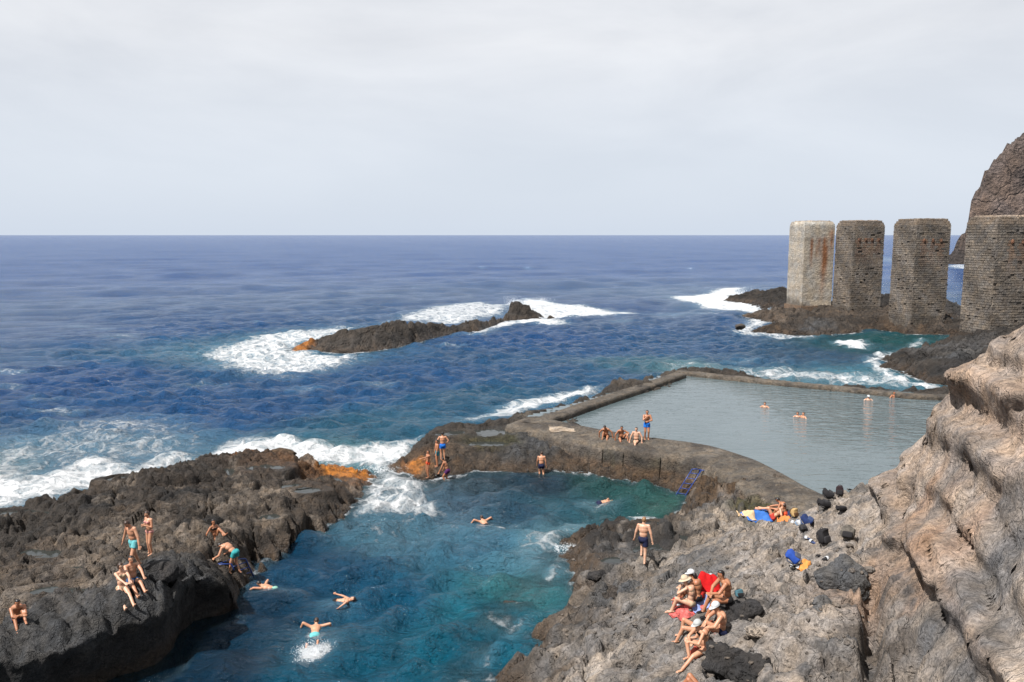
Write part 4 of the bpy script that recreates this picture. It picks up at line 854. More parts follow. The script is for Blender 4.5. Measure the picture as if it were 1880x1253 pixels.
    # broken rubble top
    n = 16; xs_ = np.linspace(-w / 2 + .35, w / 2 - .3, n); ys_ = np.linspace(-d / 2 + .2, d / 2 - .2, n); A, B_ = np.meshgrid(xs_, ys_)
    e = np.minimum(np.minimum(A - xs_[0], xs_[-1] - A), np.minimum(B_ - ys_[0], ys_[-1] - B_))
    Zc = ZT - 0.45 + np.minimum(e, .25) * 1.6 + 0.16 * fbm(A, B_, 1.1, 4, seed + 9)
    me = grid_mesh('rubble_top', A, B_, Zc, ROCK_FAR); flat_tint(me, alb(186, 166, 146)); link('rubble_top', me, root)
    for sxx in sockets:
        g = Geo(); g.ball((sxx, -d / 2 - 0.02, 13.2), (0.22, 0, 0), (0, 0.16, 0), (0, 0, 0.34)); p = g.obj('beam_stub', ROCK_FAR, root); flat_tint(p.data, alb(136, 98, 76))
    return root
MASONRY = rock_mat('pier_masonry', 0.5, 0.30, 0.35)
CONCRETE_FAR = rock_mat('pier_concrete', 0.4, 0.45, 0.3)
pier((1471, 571, 1.5), 5.4, 4.9, 'pale concrete pier with rust streaks, farthest out to sea', 'concrete', 301, ())
pier((1559, 576, 1.5), 5.5, 4.9, 'dark masonry pier next to the pale concrete pier', 'stone', 302, (-1.7, -.5, .6, 1.8))
pier((1671, 594, 1.4), 5.6, 5.0, 'dark masonry pier between two other dark masonry piers', 'stone', 303, (-1.4, 0.0, 1.3))
pier((1815, 624, 1.5), 5.6, 5.0, 'nearest and broadest masonry pier, cut by the right edge, before the headland', 'stone', 304, (-.6, .9))

# ------------------------------------------------------------------ casting on what is built so far
def update(): bpy.context.view_layer.update(); return bpy.context.evaluated_depsgraph_get()
DG = update()
WATER = {'sea', 'pool_water', 'tide_pool'}
def cast(o, d):
    o = Vector(o); d = Vector(d).normalized()
    for _ in range(5):
        hit, loc, nrm, idx, ob, mt = SC.ray_cast(DG, o, d)
        if not hit: return None
        if ob.name.split('.')[0] in ('sea', 'pool_water'): o = loc + d * 0.01; continue
        return loc
    return None
def spot(px, py): return cast(CAM, ray(px, py)) or at(px, py, 1.0)
pv = []; n_ = 12
for j in range(n_):
    for i in range(n_):
        u = i / (n_ - 1); v = j / (n_ - 1); q = spot(1006 + 46 * u + 5 * v + 1.2 * math.sin(v * 7), 783 + 4 * u + 11 * v * (1 - .45 * u) + 1.0 * math.sin(u * 9)); pv.append((q.x, q.y, q.z + .03))
pv += [(a, b_, c - .08) for a, b_, c in pv]; pf = []
for j in range(n_ - 1):
    for i in range(n_ - 1):
        q = (j * n_ + i, j * n_ + i + 1, (j + 1) * n_ + i + 1, (j + 1) * n_ + i); pf += [q[::-1], tuple(k + n_ * n_ for k in q)]
pm = link('render_patch', mesh_of('render_patch', pv, pf, CONCRETE), pw); flat_tint(pm.data, alb(186, 168, 148)); pm['label'] = 'pale cream render patch on the wall top'
def ground(x, y, zt=7.5):
    l = cast((x, y, zt), (0, 0, -1)); return l.z if l else 0.0

# ------------------------------------------------------------------ boulders
def boulder(px, py, size, label, col, seed, rz=0.0, sink=0.35, lump=0.5, group=None):
    w = spot(px, py); bm = bmesh.new(); bmesh.ops.create_icosphere(bm, subdivisions=5, radius=1.0); rnd = np.random.RandomState(seed)
    co = np.array([v.co[:] for v in bm.verts]); x, y, z = co.T
    N = rnd.randn(26, 3); N /= np.linalg.norm(N, axis=1)[:, None]; dk = rnd.uniform(0.78, 1.0, 26)       # flats knocked off a block
    q = co @ N.T; q = np.where(q > 0.05, dk / np.maximum(q, 0.05), 20.0); r = -np.log(np.exp(-q * 9).sum(1)) / 9; r = np.minimum(r, 1.25)
    r = r + lump * (0.40 * fbm(x * 1.0 + z * .7 + seed, y - z * .6, 0.9, 3, seed) + 0.70 * (billow(x + .8 * z + seed, y - .7 * z, 1.3, 5, seed + 3, .55) - 0.26))
    p = co * r[:, None]; p *= np.array(size)
    for v, q in zip(bm.verts, p): v.co = q
    me = bpy.data.meshes.new('boulder'); bm.to_mesh(me); bm.free(); me.polygons.foreach_set('use_smooth', [True] * len(me.polygons)); me.materials.append(ROCK_SMOOTH if px > 1200 else ROCK)
    flat_tint(me, PAL[col] if isinstance(col, str) else col)
    o = link('boulder', me); o.location = (w.x, w.y, w.z + size[2] * (0.05 - sink)); o.rotation_euler = (0, 0, rz); tag(o, label, 'boulder', group); return o
PAL['black'] = alb(62, 59, 58)
boulder(276, 1046, (.95, .6, .5), 'smooth black hump of rock behind the ribbed ledge', 'black', 401, -.3)
boulder(1557, 1066, (.72, .65, .72), 'big rounded grey boulder beside the cleft below the cliff', 'slate', 402, .3, .1, .6)
boulder(1510, 1112, (.32, .28, .26), 'small rounded boulder below the big one by the cleft', 'slate', 403, .6, .15, .9)
boulder(1335, 1212, (.62, .55, .5), 'black knobbly boulder at the elbow of the woman in the white cap', 'black', 404, .4, .3, 1.1)
boulder(1378, 1232, (.5, .5, .42), 'black lumpy boulder right of the knobbly one at the bottom edge', 'black', 405, 1.4, .35, 1.1)
boulder(1360, 1122, (.55, .5, .5), 'black boulder behind the man leaning on his knees', 'black', 406, .2, .35, 1.1)
boulder(1301, 1090, (.42, .42, .75), 'upright black rock under the hanging red towel', 'black', 407, .8, .15, .6)
boulder(1128, 1088, (.6, .5, .35), 'dark rounded boulder on the grey slope between the walker and the cove', 'dark', 408, .5, .35, .8)
boulder(1160, 1080, (.45, .4, .26), 'flat dark boulder on the slope below the walking man', 'slate', 409, -.2, .4, .8)
boulder(1094, 1052, (.42, .35, .22), 'low black boulder near the water below the walking man', 'black', 410, .2, .4, .8)
boulder(1395, 1155, (.45, .3, .2), 'pale broken boulder right of the man in the white cap', 'pale', 411, .3, .25, .7)
boulder(1334, 605, (.9, .7, .65), 'small black rock awash off the pier rocks', 'black', 412, 0, .35, .7)
boulder(1358, 599, (.8, .6, .5), 'brown rock awash nearest to the pier rocks', 'dark', 413, .5, .35, .7)
boulder(1497, 703, (1.1, .8, .75), 'black boulder sitting outside the far pool wall', 'black', 414, .2, .3, .6)
boulder(512, 829, (1.1, .6, .35), 'brown rock awash in the surf behind the orange weed', 'algae', 416, .4, .5, .7)
DG = update()

# ------------------------------------------------------------------ bathing ladders
BLUE = plain('blue_paint', alb(40, 72, 150), 0.4, 0.2, 14)
def ladder(base, top, side, back, label, nr=4):
    """base/top: middle of the foot and head of the ladder; side: half width vector; back: vector the hand rails run inland"""
    base, top, side, back = Vector(base), Vector(top), Vector(side), Vector(back); root = empty('bathing_ladder', base); tag(root, label, 'ladder', 'blue ladders into the cove')
    r = 0.028
    for s_ in (-1, 1):
        a = side * s_; g = Geo(); g.tube([a - (top - base) * .25, a, a + (top - base) * .5, a + (top - base)], r); g.obj('rail', BLUE, root)
        t = a + top - base; e = t + back; gz = ground(base.x + e.x, base.y + e.y) - base.z
        g = Geo(); g.tube([t, t + back * .5 + Vector((0, 0, .02)), e, Vector((e.x, e.y, min(gz - .1, e.z - .15)))], r); g.obj('handrail', BLUE, root)
    for i in range(nr):
        p = (top - base) * (0.05 + 0.8 * i / (nr - 1)); g = Geo(); g.tube([p - side, p + side], r * .8); g.obj('rung', BLUE, root)
    p = top - base + back * .98; g = Geo(); g.tube([p - side, p + side], r * .8); g.obj('crossbar', BLUE, root)
    return root
b1 = at(454, 1066, 0.0); t1 = at(438, 1031, 1.05)
ladder(b1, t1, (.20, .26, 0), (-.62, -.12, 0.0), 'blue steel ladder on the left platform with a man climbing out')
b2 = at(1250, 909, 0.0); t2 = at(1279, 863, 1.35)
ladder(b2, t2, (.22, -.12, 0), (.40, .02, -.02), 'long blue steel ladder below the pool wall', 5)

# ------------------------------------------------------------------ bags, shoes and towels
FAB = {}
def fab(name, rgb, rough=.85, var=.18):
    if name not in FAB: FAB[name] = plain(name, alb(*rgb), rough, var, 9, .2, .01)
    return FAB[name]
def superblob(size, e=0.40, nu=20, nv=12):
    S, f = sphere_vf(nu, nv); v = np.sign(S) * np.abs(S) ** e * np.array(size); return v, f
def backpack(px, py, w, h, d, rz, tilt, main, trim, label, group='bags lying on the rock', name='backpack'):
    name = 'backpack' if 'backpack' in label else 'rucksack' if 'rucksack' in label else 'bag'
    p = spot(px, py); w *= .86; h *= .86; d *= .86; root = empty(name, (p.x, p.y, p.z - .01), R(rz)); tag(root, label, 'bag', group)
    T = Matrix.Rotation(R(tilt), 3, 'X')
    def tr(v): return (np.array(T) @ np.asarray(v).T).T + np.array([0, 0, 0.02 + abs(math.sin(R(tilt))) * d * .5])
    v, f = superblob((w / 2, d / 2, h / 2)); v[:, 0] *= 1 - .25 * np.clip(v[:, 2] / h, 0, 1); v[:, 1] += .03 * np.sin(v[:, 2] * 19 + px); v[:, 2] += h / 2
    v *= (1 + .20 * fbm(v[:, 0] * 6 + px, v[:, 2] * 6, 1.0, 3, int(px)))[:, None]
    g = Geo(); g.add(tr(v), f); g.obj('body', main, root)
    v, f = superblob((w * .38, d * .22, h * .24)); v[:, 1] -= d * .48; v[:, 2] += h * .30; g = Geo(); g.add(tr(v), f); g.obj('front_pocket', trim, root)
    for s_ in (-1, 1):
        q = [(s_ * w * .22, d * .42, h * .9), (s_ * w * .3, d * .75, h * .72), (s_ * w * .34, d * .7, h * .4), (s_ * w * .3, d * .42, h * .12)]
        g = Geo(); g.tube(tr(q).tolist(), .022); g.obj('strap', trim, root)
    q = [(-.05, d * .2, h * .98), (-.03, d * .2, h * 1.08), (.03, d * .2, h * 1.08), (.05, d * .2, h * .98)]; g = Geo(); g.tube(tr(q).tolist(), .010); g.obj('grab_handle', trim, root)
    return root
NAVY = fab('navy_cloth', (44, 62, 112)); BLK = fab('black_cloth', (46, 44, 46)); DGREY = fab('charcoal_cloth', (62, 60, 62)); RBLUE = fab('royal_blue_cloth', (52, 92, 190)); CAMO = fab('mottled_cloth', (104, 98, 90), .85, .6); GREYC = fab('grey_cloth', (96, 100, 116))
backpack(1491, 967, .44, .46, .24, 60, -62, NAVY, fab('slate_blue_cloth', (72, 90, 132)), 'dark blue backpack lying right of the white shoe')
backpack(1514, 1000, .42, .52, .26, 30, -12, BLK, DGREY, 'black backpack standing upright beside the blue sandals')
backpack(1556, 994, .46, .44, .36, -30, -25, CAMO, BLK, 'mottled grey rucksack, rightmost bag on the platform')
backpack(1467, 1036, .46, .46, .26, 70, -60, RBLUE, GREYC, 'bright blue backpack lying near the orange cloth')
backpack(1521, 932, .48, .46, .22, 100, -70, BLK, DGREY, 'flat black bag lying below the pile at the pool edge')
backpack(1528, 916, .50, .42, .24, 80, -60, BLK, DGREY, 'black bag, left one of the pile at the pool edge')
backpack(1541, 911, .40, .52, .28, -20, -15, fab('black_maroon_cloth', (58, 44, 48)), BLK, 'black and maroon rucksack standing against the pool')
backpack(1552, 938, .22, .50, .14, 120, -75, BLK, DGREY, 'narrow black bag lying right of the flat black bag')
backpack(1476, 978, .24, .24, .18, 10, -40, DGREY, BLK, 'small charcoal bag below the dark blue backpack')
backpack(1469, 967, .20, .22, .14, 40, -30, fab('white_cloth', (225, 228, 232)), fab('pale_blue_cloth', (150, 180, 214)), 'small white and pale blue bag left of the dark blue backpack')
backpack(1459, 950, .26, .34, .22, 20, -10, fab('straw_weave', (214, 178, 122)), fab('brown_leather', (110, 78, 50)), 'straw coloured bag behind the seated woman in orange')
backpack(1358, 1098, .26, .22, .18, 10, -20, fab('teal_cloth', (80, 120, 132)), BLK, 'small teal bag behind the man leaning on his knees')
backpack(1286, 1100, .26, .22, .18, -40, -20, fab('red_cloth', (196, 44, 36)), BLK, 'small red bag behind the woman in the plain white cap')
backpack(1247, 1117, .36, .30, .16, 30, -35, fab('red_white_cloth', (214, 60, 56)), fab('white_cloth', (225, 228, 232)), 'red bag with a white pocket at the feet of the woman in the beige hat')
SOLE = fab('dark_rubber', (52, 50, 52)); WSTRAP = fab('white_strap', (232, 234, 236)); BSOLE = fab('blue_rubber', (84, 98, 140))
def sandal(px, py, rz, sole, strap, label, group, L=.29):
    p = spot(px, py); root = empty('sandal', (p.x, p.y, p.z + .01), R(rz)); tag(root, label, 'sandal', group)
    g = Geo(); n = 20; o = []
    for i in range(n):
        t = 2 * math.pi * i / n; y = L / 2 * math.sin(t); x = .052 * math.cos(t) * (1 + .22 * math.sin(t)); o.append((x, y))
    v = [(x, y, 0) for x, y in o] + [(x, y, .03) for x, y in o]; f = [tuple(range(n))[::-1], tuple(range(n, 2 * n))] + [(i, (i + 1) % n, n + (i + 1) % n, n + i) for i in range(n)]
    g.add(v, f); g.obj('sole', sole, root, False)
    m_ = 9; v = []; f = []
    for k, (yy) in enumerate((.02, .11)):
        for th in (0, .008):
            for i in range(m_):
                t = math.pi * i / (m_ - 1); v.append((-(.058 + th) * math.cos(t), yy, .015 + (.062 + th) * math.sin(t)))
    for i in range(m_ - 1):
        f += [(i, i + 1, 2 * m_ + i + 1, 2 * m_ + i), (m_ + i, 3 * m_ + i, 3 * m_ + i + 1, m_ + i + 1), (i, m_ + i, m_ + i + 1, i + 1), (2 * m_ + i, 2 * m_ + i + 1, 3 * m_ + i + 1, 3 * m_ + i)]
    g = Geo(); g.add(v, f); g.obj('strap', strap, root); return root
G_ = 'sandals left on the rock'
sandal(1484, 990, 60, BSOLE, WSTRAP, 'upper sandal of the blue soled pair left of the black backpack', G_)
sandal(1492, 997, 20, BSOLE, WSTRAP, 'lower sandal of the blue soled pair left of the black backpack', G_)
sandal(1505, 1021, -70, SOLE, WSTRAP, 'left sandal of the dark pair below the black backpack', G_)
sandal(1515, 1028, -60, SOLE, WSTRAP, 'right sandal of the dark pair below the black backpack', G_)
sandal(1458, 1042, 70, SOLE, WSTRAP, 'left sandal of the pair below the bright blue backpack', G_)
sandal(1469, 1045, 50, SOLE, WSTRAP, 'right sandal of the pair below the bright blue backpack', G_)
sandal(1459, 961, 70, WSTRAP, WSTRAP, 'single white shoe right of the orange towel', G_)
def towel(px, py, L, Wd, rz, mat, label, cat='towel', group='towels spread on the rock', lift=.02, crumple=.02, n=18, name='towel', emblem=None, p=None, clip=.22):
    p = p or spot(px, py); a = R(rz); ux, uy = math.cos(a), math.sin(a); top = []
    for j in range(n):
        for i in range(n):
            u = (i / (n - 1) - .5) * L; v = (j / (n - 1) - .5) * Wd * (1 + .08 * math.sin(i * .9 + px)); x = p.x + ux * u - uy * v; y = p.y + uy * u + ux * v
            top.append([x, y, ground(x, y)])
    Z = np.array(top)[:, 2].reshape(n, n); K = Z.copy()
    Z = np.clip(Z, np.median(Z) - clip, np.median(Z) + clip)
    for _ in range(10):
        q = np.pad(K, 1, 'edge'); K = np.maximum(Z, (q[1:-1, :-2] + q[1:-1, 2:] + q[:-2, 1:-1] + q[2:, 1:-1]) / 4)
    T = np.array(top); T[:, 2] = K.ravel() + lift + crumple * (1 + fbm(T[:, 0], T[:, 1], 4.0, 3, int(px)))
    T -= np.array([p.x, p.y, p.z]); Bt = T.copy(); Bt[:, 2] -= .015
    f = []; N = n * n
    for j in range(n - 1):
        for i in range(n - 1):
            q = (j * n + i, j * n + i + 1, (j + 1) * n + i + 1, (j + 1) * n + i); f.append(q); f.append(tuple(N + k for k in q[::-1]))
    rim = [i for i in range(n)] + [j * n + n - 1 for j in range(1, n)] + [(n - 1) * n + i for i in range(n - 2, -1, -1)] + [j * n for j in range(n - 2, 0, -1)]
    for k in range(len(rim)): a_, b_ = rim[k], rim[(k + 1) % len(rim)]; f.append((b_, a_, N + a_, N + b_))
    name = 'cloth' if ' cloth ' in label else 'mat' if ' mat ' in label else name; cat = name
    root = empty(name, p); tag(root, label, cat, group); g = Geo(); g.add(np.vstack([T, Bt]), f); g.obj('fabric', mat, root)
    if emblem:
        i0, i1, j0, j1, em = emblem; sub = []; w_ = i1 - i0 + 1; h_ = j1 - j0 + 1
        for j in range(j0, j1 + 1):
            for i in range(i0, i1 + 1): q = T[j * n + i].copy(); q[2] += .006; sub.append(q)
        f = [(j * w_ + i, j * w_ + i + 1, (j + 1) * w_ + i + 1, (j + 1) * w_ + i) for j in range(h_ - 1) for i in range(w_ - 1)]
        g = Geo(); g.add(np.array(sub), f); g.obj('printed_patch', em, root)
    return root
RED = fab('bright_red_cloth', (232, 24, 28)); WHT = FAB['white_cloth']
towel(1388, 957, 1.25, .75, 15, fab('towel_blue', (70, 128, 214)), 'bright blue towel under the reclining man')
towel(1371, 944, .75, .55, 20, fab('towel_cream', (250, 214, 168)), 'cream towel lying beyond the bright blue towel', crumple=.06)
towel(1440, 951, .62, .42, -20, fab('towel_orange', (246, 150, 84)), 'orange towel at the hip of the seated woman in orange', crumple=.05)
towel(1449, 945, .5, .35, 10, fab('towel_navy', (52, 62, 96)), 'dark navy cloth between the orange towel and the straw bag', crumple=.06)
towel(1478, 1043, .34, .26, 30, fab('towel_apricot', (250, 170, 90)), 'small orange cloth under the bright blue backpack', crumple=.05)
towel(1301, 1066, .62, .5, 35, RED, 'red towel with a white print hung over the upright black rock', 'towel', None, .03, .03, 18, 'towel', (12, 16, 11, 16, WHT), None, 1.2)
towel(1266, 1112, 1.0, .6, 25, fab('towel_red_white', (226, 110, 104), .85, .9), 'red and white towel under the woman in the beige hat')
towel(1284, 1107, .5, .42, 25, fab('towel_pale_blue', (160, 176, 226)), 'pale blue cloth right of the red and white towel', crumple=.04)
towel(1288, 1196, .7, .35, 25, fab('towel_salmon', (206, 96, 78)), 'thin red mat under the woman in the grey white cap')
DG = update()

# loose stones lying on the ash rock
rs = random.Random(77); g = Geo(); bm = bmesh.new(); bmesh.ops.create_icosphere(bm, subdivisions=1, radius=1.0); IV = np.array([v.co[:] for v in bm.verts]); IF = [tuple(v.index for v in f.verts) for f in bm.faces]; bm.free()
for _ in range(260):
    c = spot(rs.uniform(1000, 1600), rs.uniform(1000, 1252)); r = rs.uniform(.02, .07) * (1 if rs.random() < .85 else 1.8)
    v = IV * (1 + .35 * np.array([[rs.uniform(-1, 1)] for _ in IV])) * np.array([r * rs.uniform(.8, 1.4), r, r * .7]); g.add(v + np.array(c), IF)
o = g.obj('loose_stones', ROCK_SMOOTH, None, False); flat_tint(o.data, alb(132, 122, 113)); tag(o, 'loose stones scattered over the grey ash rock', 'stones', kind='stuff')
# ------------------------------------------------------------------ people
def skin_mat(name, rgb):
    m, nt, b, out = new_mat(name); t = nt.nodes.new('ShaderNodeTexCoord').outputs['Object']
    n = nz(nt, 7, 4, .6, 0, t); c = alb(*rgb); r_ = (c[0] * .92, c[1] * .74, c[2] * .68)
    nt.links.new(ramp(nt, n, [(.35, r_), (.6, c)]), b.inputs['Base Color']); b.inputs['Roughness'].default_value = .48; b.inputs['Specular IOR Level'].default_value = .45
    b.inputs['Subsurface Weight'].default_value = .06; b.inputs['Subsurface Radius'].default_value = (.02, .008, .004); return m
SKIN = {'fair': skin_mat('skin_fair', (250, 202, 170)), 'warm': skin_mat('skin_warm', (236, 178, 142)), 'tan': skin_mat('skin_tan', (206, 144, 106)), 'brown': skin_mat('skin_brown', (160, 98, 62))}
HAIR = {'black': plain('hair_black', alb(36, 28, 26), .45, .4, 30), 'brown': plain('hair_brown', alb(74, 50, 36), .45, .4, 30), 'blond': plain('hair_blond', alb(168, 124, 84), .5, .3, 30), 'grey': plain('hair_grey', alb(150, 140, 130), .5, .3, 30)}
EYE = plain('eye_dark', (.02, .015, .012), .2, .1); LIP_M = plain('lip', alb(170, 92, 80), .5, .1)
def V(*a): return np.array(a, float)
def nrm(v): return v / (np.linalg.norm(v) + 1e-9)
def ik(a, b, l1, l2, pole):
    d = b - a; L = np.linalg.norm(d); mx = (l1 + l2) * .995
    if L > mx: b = a + d / L * mx; d = b - a; L = mx
    L = max(L, abs(l1 - l2) + .02); u = nrm(d); x = (l1 * l1 - l2 * l2 + L * L) / (2 * L); h = math.sqrt(max(0, l1 * l1 - x * x))
    p = pole - u * pole.dot(u); p = nrm(p) if np.linalg.norm(p) > 1e-4 else nrm(np.cross(u, V(1, 0, 0)))
    return a + u * x + p * h, b
PEOPLE = []
def person(label, loc, rz, pose, skin='warm', hair='black', wear=(), H=1.75, female=False, hat=None, long_hair=False, group=None, short=False):
    """loc: Vector on the ground under the pelvis (sitting) or between the feet (standing); pose in metres for a 1.75 m body"""
    s = H / 1.75; root = empty('person', loc, R(rz)); tag(root, label, 'person', group)
    ca, sa = math.cos(R(rz)), math.sin(R(rz)); P = pose
    def gz(x, y): return ground(loc[0] + ca * x - sa * y, loc[1] + sa * x + ca * y, loc[2] + 1.2) - loc[2]
    pel = V(*P.get('pelvis', (0, 0, .93))) * s; t = nrm(V(*P.get('spine', (0, .02, 1)))); yaw = R(P.get('twist', 0))
    lat = V(math.cos(yaw), math.sin(yaw), 0); lat = nrm(lat - t * lat.dot(t)); fr = np.cross(t, lat)
    bend = P.get('hunch', .0); fw = .86 if female else 1.0
    chest = pel + t * .36 * s + fr * (-.04 * bend) * s; neck = pel + t * .53 * s + fr * .07 * bend * s
    sh = [neck - t * .045 * s + lat * k * (.165 if female else .188) * s for k in (-1, 1)]
    hip = [pel - t * .02 * s + lat * k * .088 * s for k in (-1, 1)]
    hd = nrm(V(*P['head'])) if 'head' in P else nrm(t + V(0, 0, .4) + fr * .25 * bend)
    hc = neck + hd * .165 * s; fd = nrm(V(*P['face'])) if 'face' in P else fr; fd = nrm(fd - hd * fd.dot(hd)); hl = np.cross(fd, hd)
    G = Geo(); bones = []
    def limb(a, b, ra, rb, nm, side=None, flat=1.0):
        k = 1.2 if nm[:-1] in ('uparm', 'forearm', 'shin') else 1.16 if nm[:-1] == 'thigh' else 1.1
        ra *= k; rb *= k; G.capsule(a, b, ra * s, rb * s, side, flat); bones.append((nm, a, b, max(ra, rb) * s))
    # trunk
    G.capsule(hip[0], hip[1], .105 * s, .105 * s)
    limb(pel - t * .05 * s, pel + t * .06 * s, .118, .112, 'pelvis', lat, .74); G.ball(pel - t * .03 * s, lat * .158 * s, fr * .108 * s, t * .12 * s); G.ball(pel - fr * .04 * s - t * .06 * s, lat * .14 * s, fr * .085 * s, t * .09 * s)
    G.ball(pel + t * .16 * s, lat * .152 * fw * s, fr * .108 * s, t * .15 * s); G.ball(chest - t * .03 * s, lat * .178 * fw * s, fr * .124 * s, t * .17 * s); G.ball(chest + t * .07 * s, lat * .192 * fw * s, fr * .116 * s, t * .12 * s)
    bones.append(('spine', pel + t * .02 * s, neck - t * .03 * s, .15 * s))
    limb(neck - t * .05 * s, hc - hd * .05 * s, .062 * fw, .054 * fw, 'neck')
    G.capsule(sh[0] + (neck - sh[0]) * .1, sh[1] + (neck - sh[1]) * .1, .058 * s * fw, .058 * s * fw)
    if female:
        for k in (-1, 1): G.ball(chest + t * .035 * s + lat * k * .075 * s + fr * .095 * s, lat * .058 * s, fr * .055 * s, t * .06 * s)
    # head: skull, jaw, nose, ears
    G.ball(hc + hd * .02 * s, hl * .076 * s, fd * .094 * s, hd * .098 * s); G.ball(hc - hd * .055 * s + fd * .028 * s, hl * .058 * s, fd * .062 * s, hd * .065 * s)
    G.capsule(hc + fd * .088 * s + hd * .01 * s, hc + fd * .108 * s - hd * .022 * s, .011 * s, .016 * s)
    for k in (-1, 1): G.ball(hc + hl * k * .078 * s - hd * .005 * s, hl * .012 * s, fd * .02 * s, hd * .032 * s)
    bones.append(('head', hc - hd * .06 * s, hc + hd * .05 * s, .09 * s))
    # arms
    for i, nm in ((0, 'L'), (1, 'R')):
        tg = P['hand' + nm]; tgv = V(tg[0], tg[1], 0) * s; tgv[2] = (gz(tgv[0], tgv[1]) + .06) if tg[2] is None else tg[2] * s
        el, wr = ik(sh[i], tgv, .295 * s, .262 * s, V(*P.get('elbow' + nm, ((-1 if i == 0 else 1) * .6, -.6, -.5))))
        G.ball(sh[i], *(q * .064 * s * (.85 if female else 1) for q in np.eye(3)))
        limb(sh[i], el, .053 * fw, .042 * fw, 'uparm' + nm); limb(el, wr, .043 * fw, .029 * fw, 'forearm' + nm)
        hdirn = nrm(V(*P['hdir' + nm])) if 'hdir' + nm in P else nrm(wr - el); pn = nrm(np.cross(hdirn, nrm(el - sh[i]) + V(.01, .02, .03))); sd = np.cross(pn, hdirn)
        pc = wr + hdirn * .085 * s; limb(wr + hdirn * .01 * s, pc, .034, .040, 'hand' + nm, sd, .45)
        for q, ln in ((-1.5, .062), (-.5, .078), (.5, .074), (1.5, .058)):
            b0 = pc + sd * q * .021 * s; k1 = b0 + hdirn * ln * .55 * s + sd * q * .004 * s; k2 = k1 + (hdirn * .8 + pn * .5) * ln * .5 * s
            G.capsule(b0, k1, .0115 * s, .0108 * s, nu=8, nv=6); G.capsule(k1, k2, .0108 * s, .0095 * s, nu=8, nv=6)
        sgn = 1 if i == 0 else -1; tb = wr + hdirn * .03 * s + sd * sgn * .03 * s; tk = tb + (sd * sgn * .7 + hdirn * .7) * .045 * s; G.capsule(tb, tk, .015 * s, .0125 * s, nu=8, nv=6); G.capsule(tk, tk + (hdirn + pn * .3) * .035 * s, .0125 * s, .0105 * s, nu=8, nv=6)
    # legs
    for i, nm in ((0, 'L'), (1, 'R')):
        tg = P['foot' + nm]; tgv = V(tg[0], tg[1], 0) * s
        if tg[2] is None: g0 = gz(tgv[0], tgv[1]); tgv[2] = (g0 if abs(g0) < .55 * s + .1 else max(-.5, min(.3, g0))) + .075 * s
        else: tgv[2] = tg[2] * s
        kn, an = ik(hip[i], tgv, .445 * s, .425 * s, V(*P.get('knee' + nm, (0, 1, .1))))
        limb(hip[i], kn, .088 if not female else .090, .056, 'thigh' + nm); limb(kn, an, .055, .036, 'shin' + nm)
        cf = kn + (an - kn) * .3; bk = nrm(cf - (hip[i] + an) * .5); G.capsule(kn + (an - kn) * .15 - bk * .012 * s, kn + (an - kn) * .45 - bk * .012 * s, .052 * s, .046 * s)
        toe = nrm(V(*P.get('toe' + nm, P.get('toe', (0, 1, -.12))))); heel = an - toe * .05 * s + V(0, 0, -.03) * s * (1 if abs(toe[2]) < .6 else 0)
        limb(heel, an + toe * .15 * s + V(0, 0, -.035) * s * (1 if abs(toe[2]) < .6 else 0), .036, .034, 'foot' + nm, np.cross(toe, V(0, 0, 1)) if abs(toe[2]) < .9 else lat, .75)
        for q in range(4):
            sx2 = nrm(np.cross(toe, V(0, 0, 1)) if abs(toe[2]) < .9 else lat); b0 = an + toe * .155 * s + V(0, 0, -.04) * s * (1 if abs(toe[2]) < .6 else 0) + sx2 * (q - 1.5) * .02 * s; G.capsule(b0, b0 + toe * .03 * s, .012 * s, .010 * s, nu=6, nv=4)
    raw = link('body', G.mesh('body', SKIN[skin]), root)
    md = raw.modifiers.new('remesh', 'REMESH'); md.mode = 'VOXEL'; md.voxel_size = .0135; md.adaptivity = .006; md.use_smooth_shade = True
    sm = raw.modifiers.new('smooth', 'SMOOTH'); sm.factor = .5; sm.iterations = 3
    PEOPLE.append(dict(root=root, body=raw, bones=bones, s=s, pel=pel, t=t, fr=fr, lat=lat, hc=hc, hd=hd, fd=fd, hl=hl, neck=neck, wear=wear, hair=hair, hat=hat, long=long_hair, short=short, female=female))
    return root
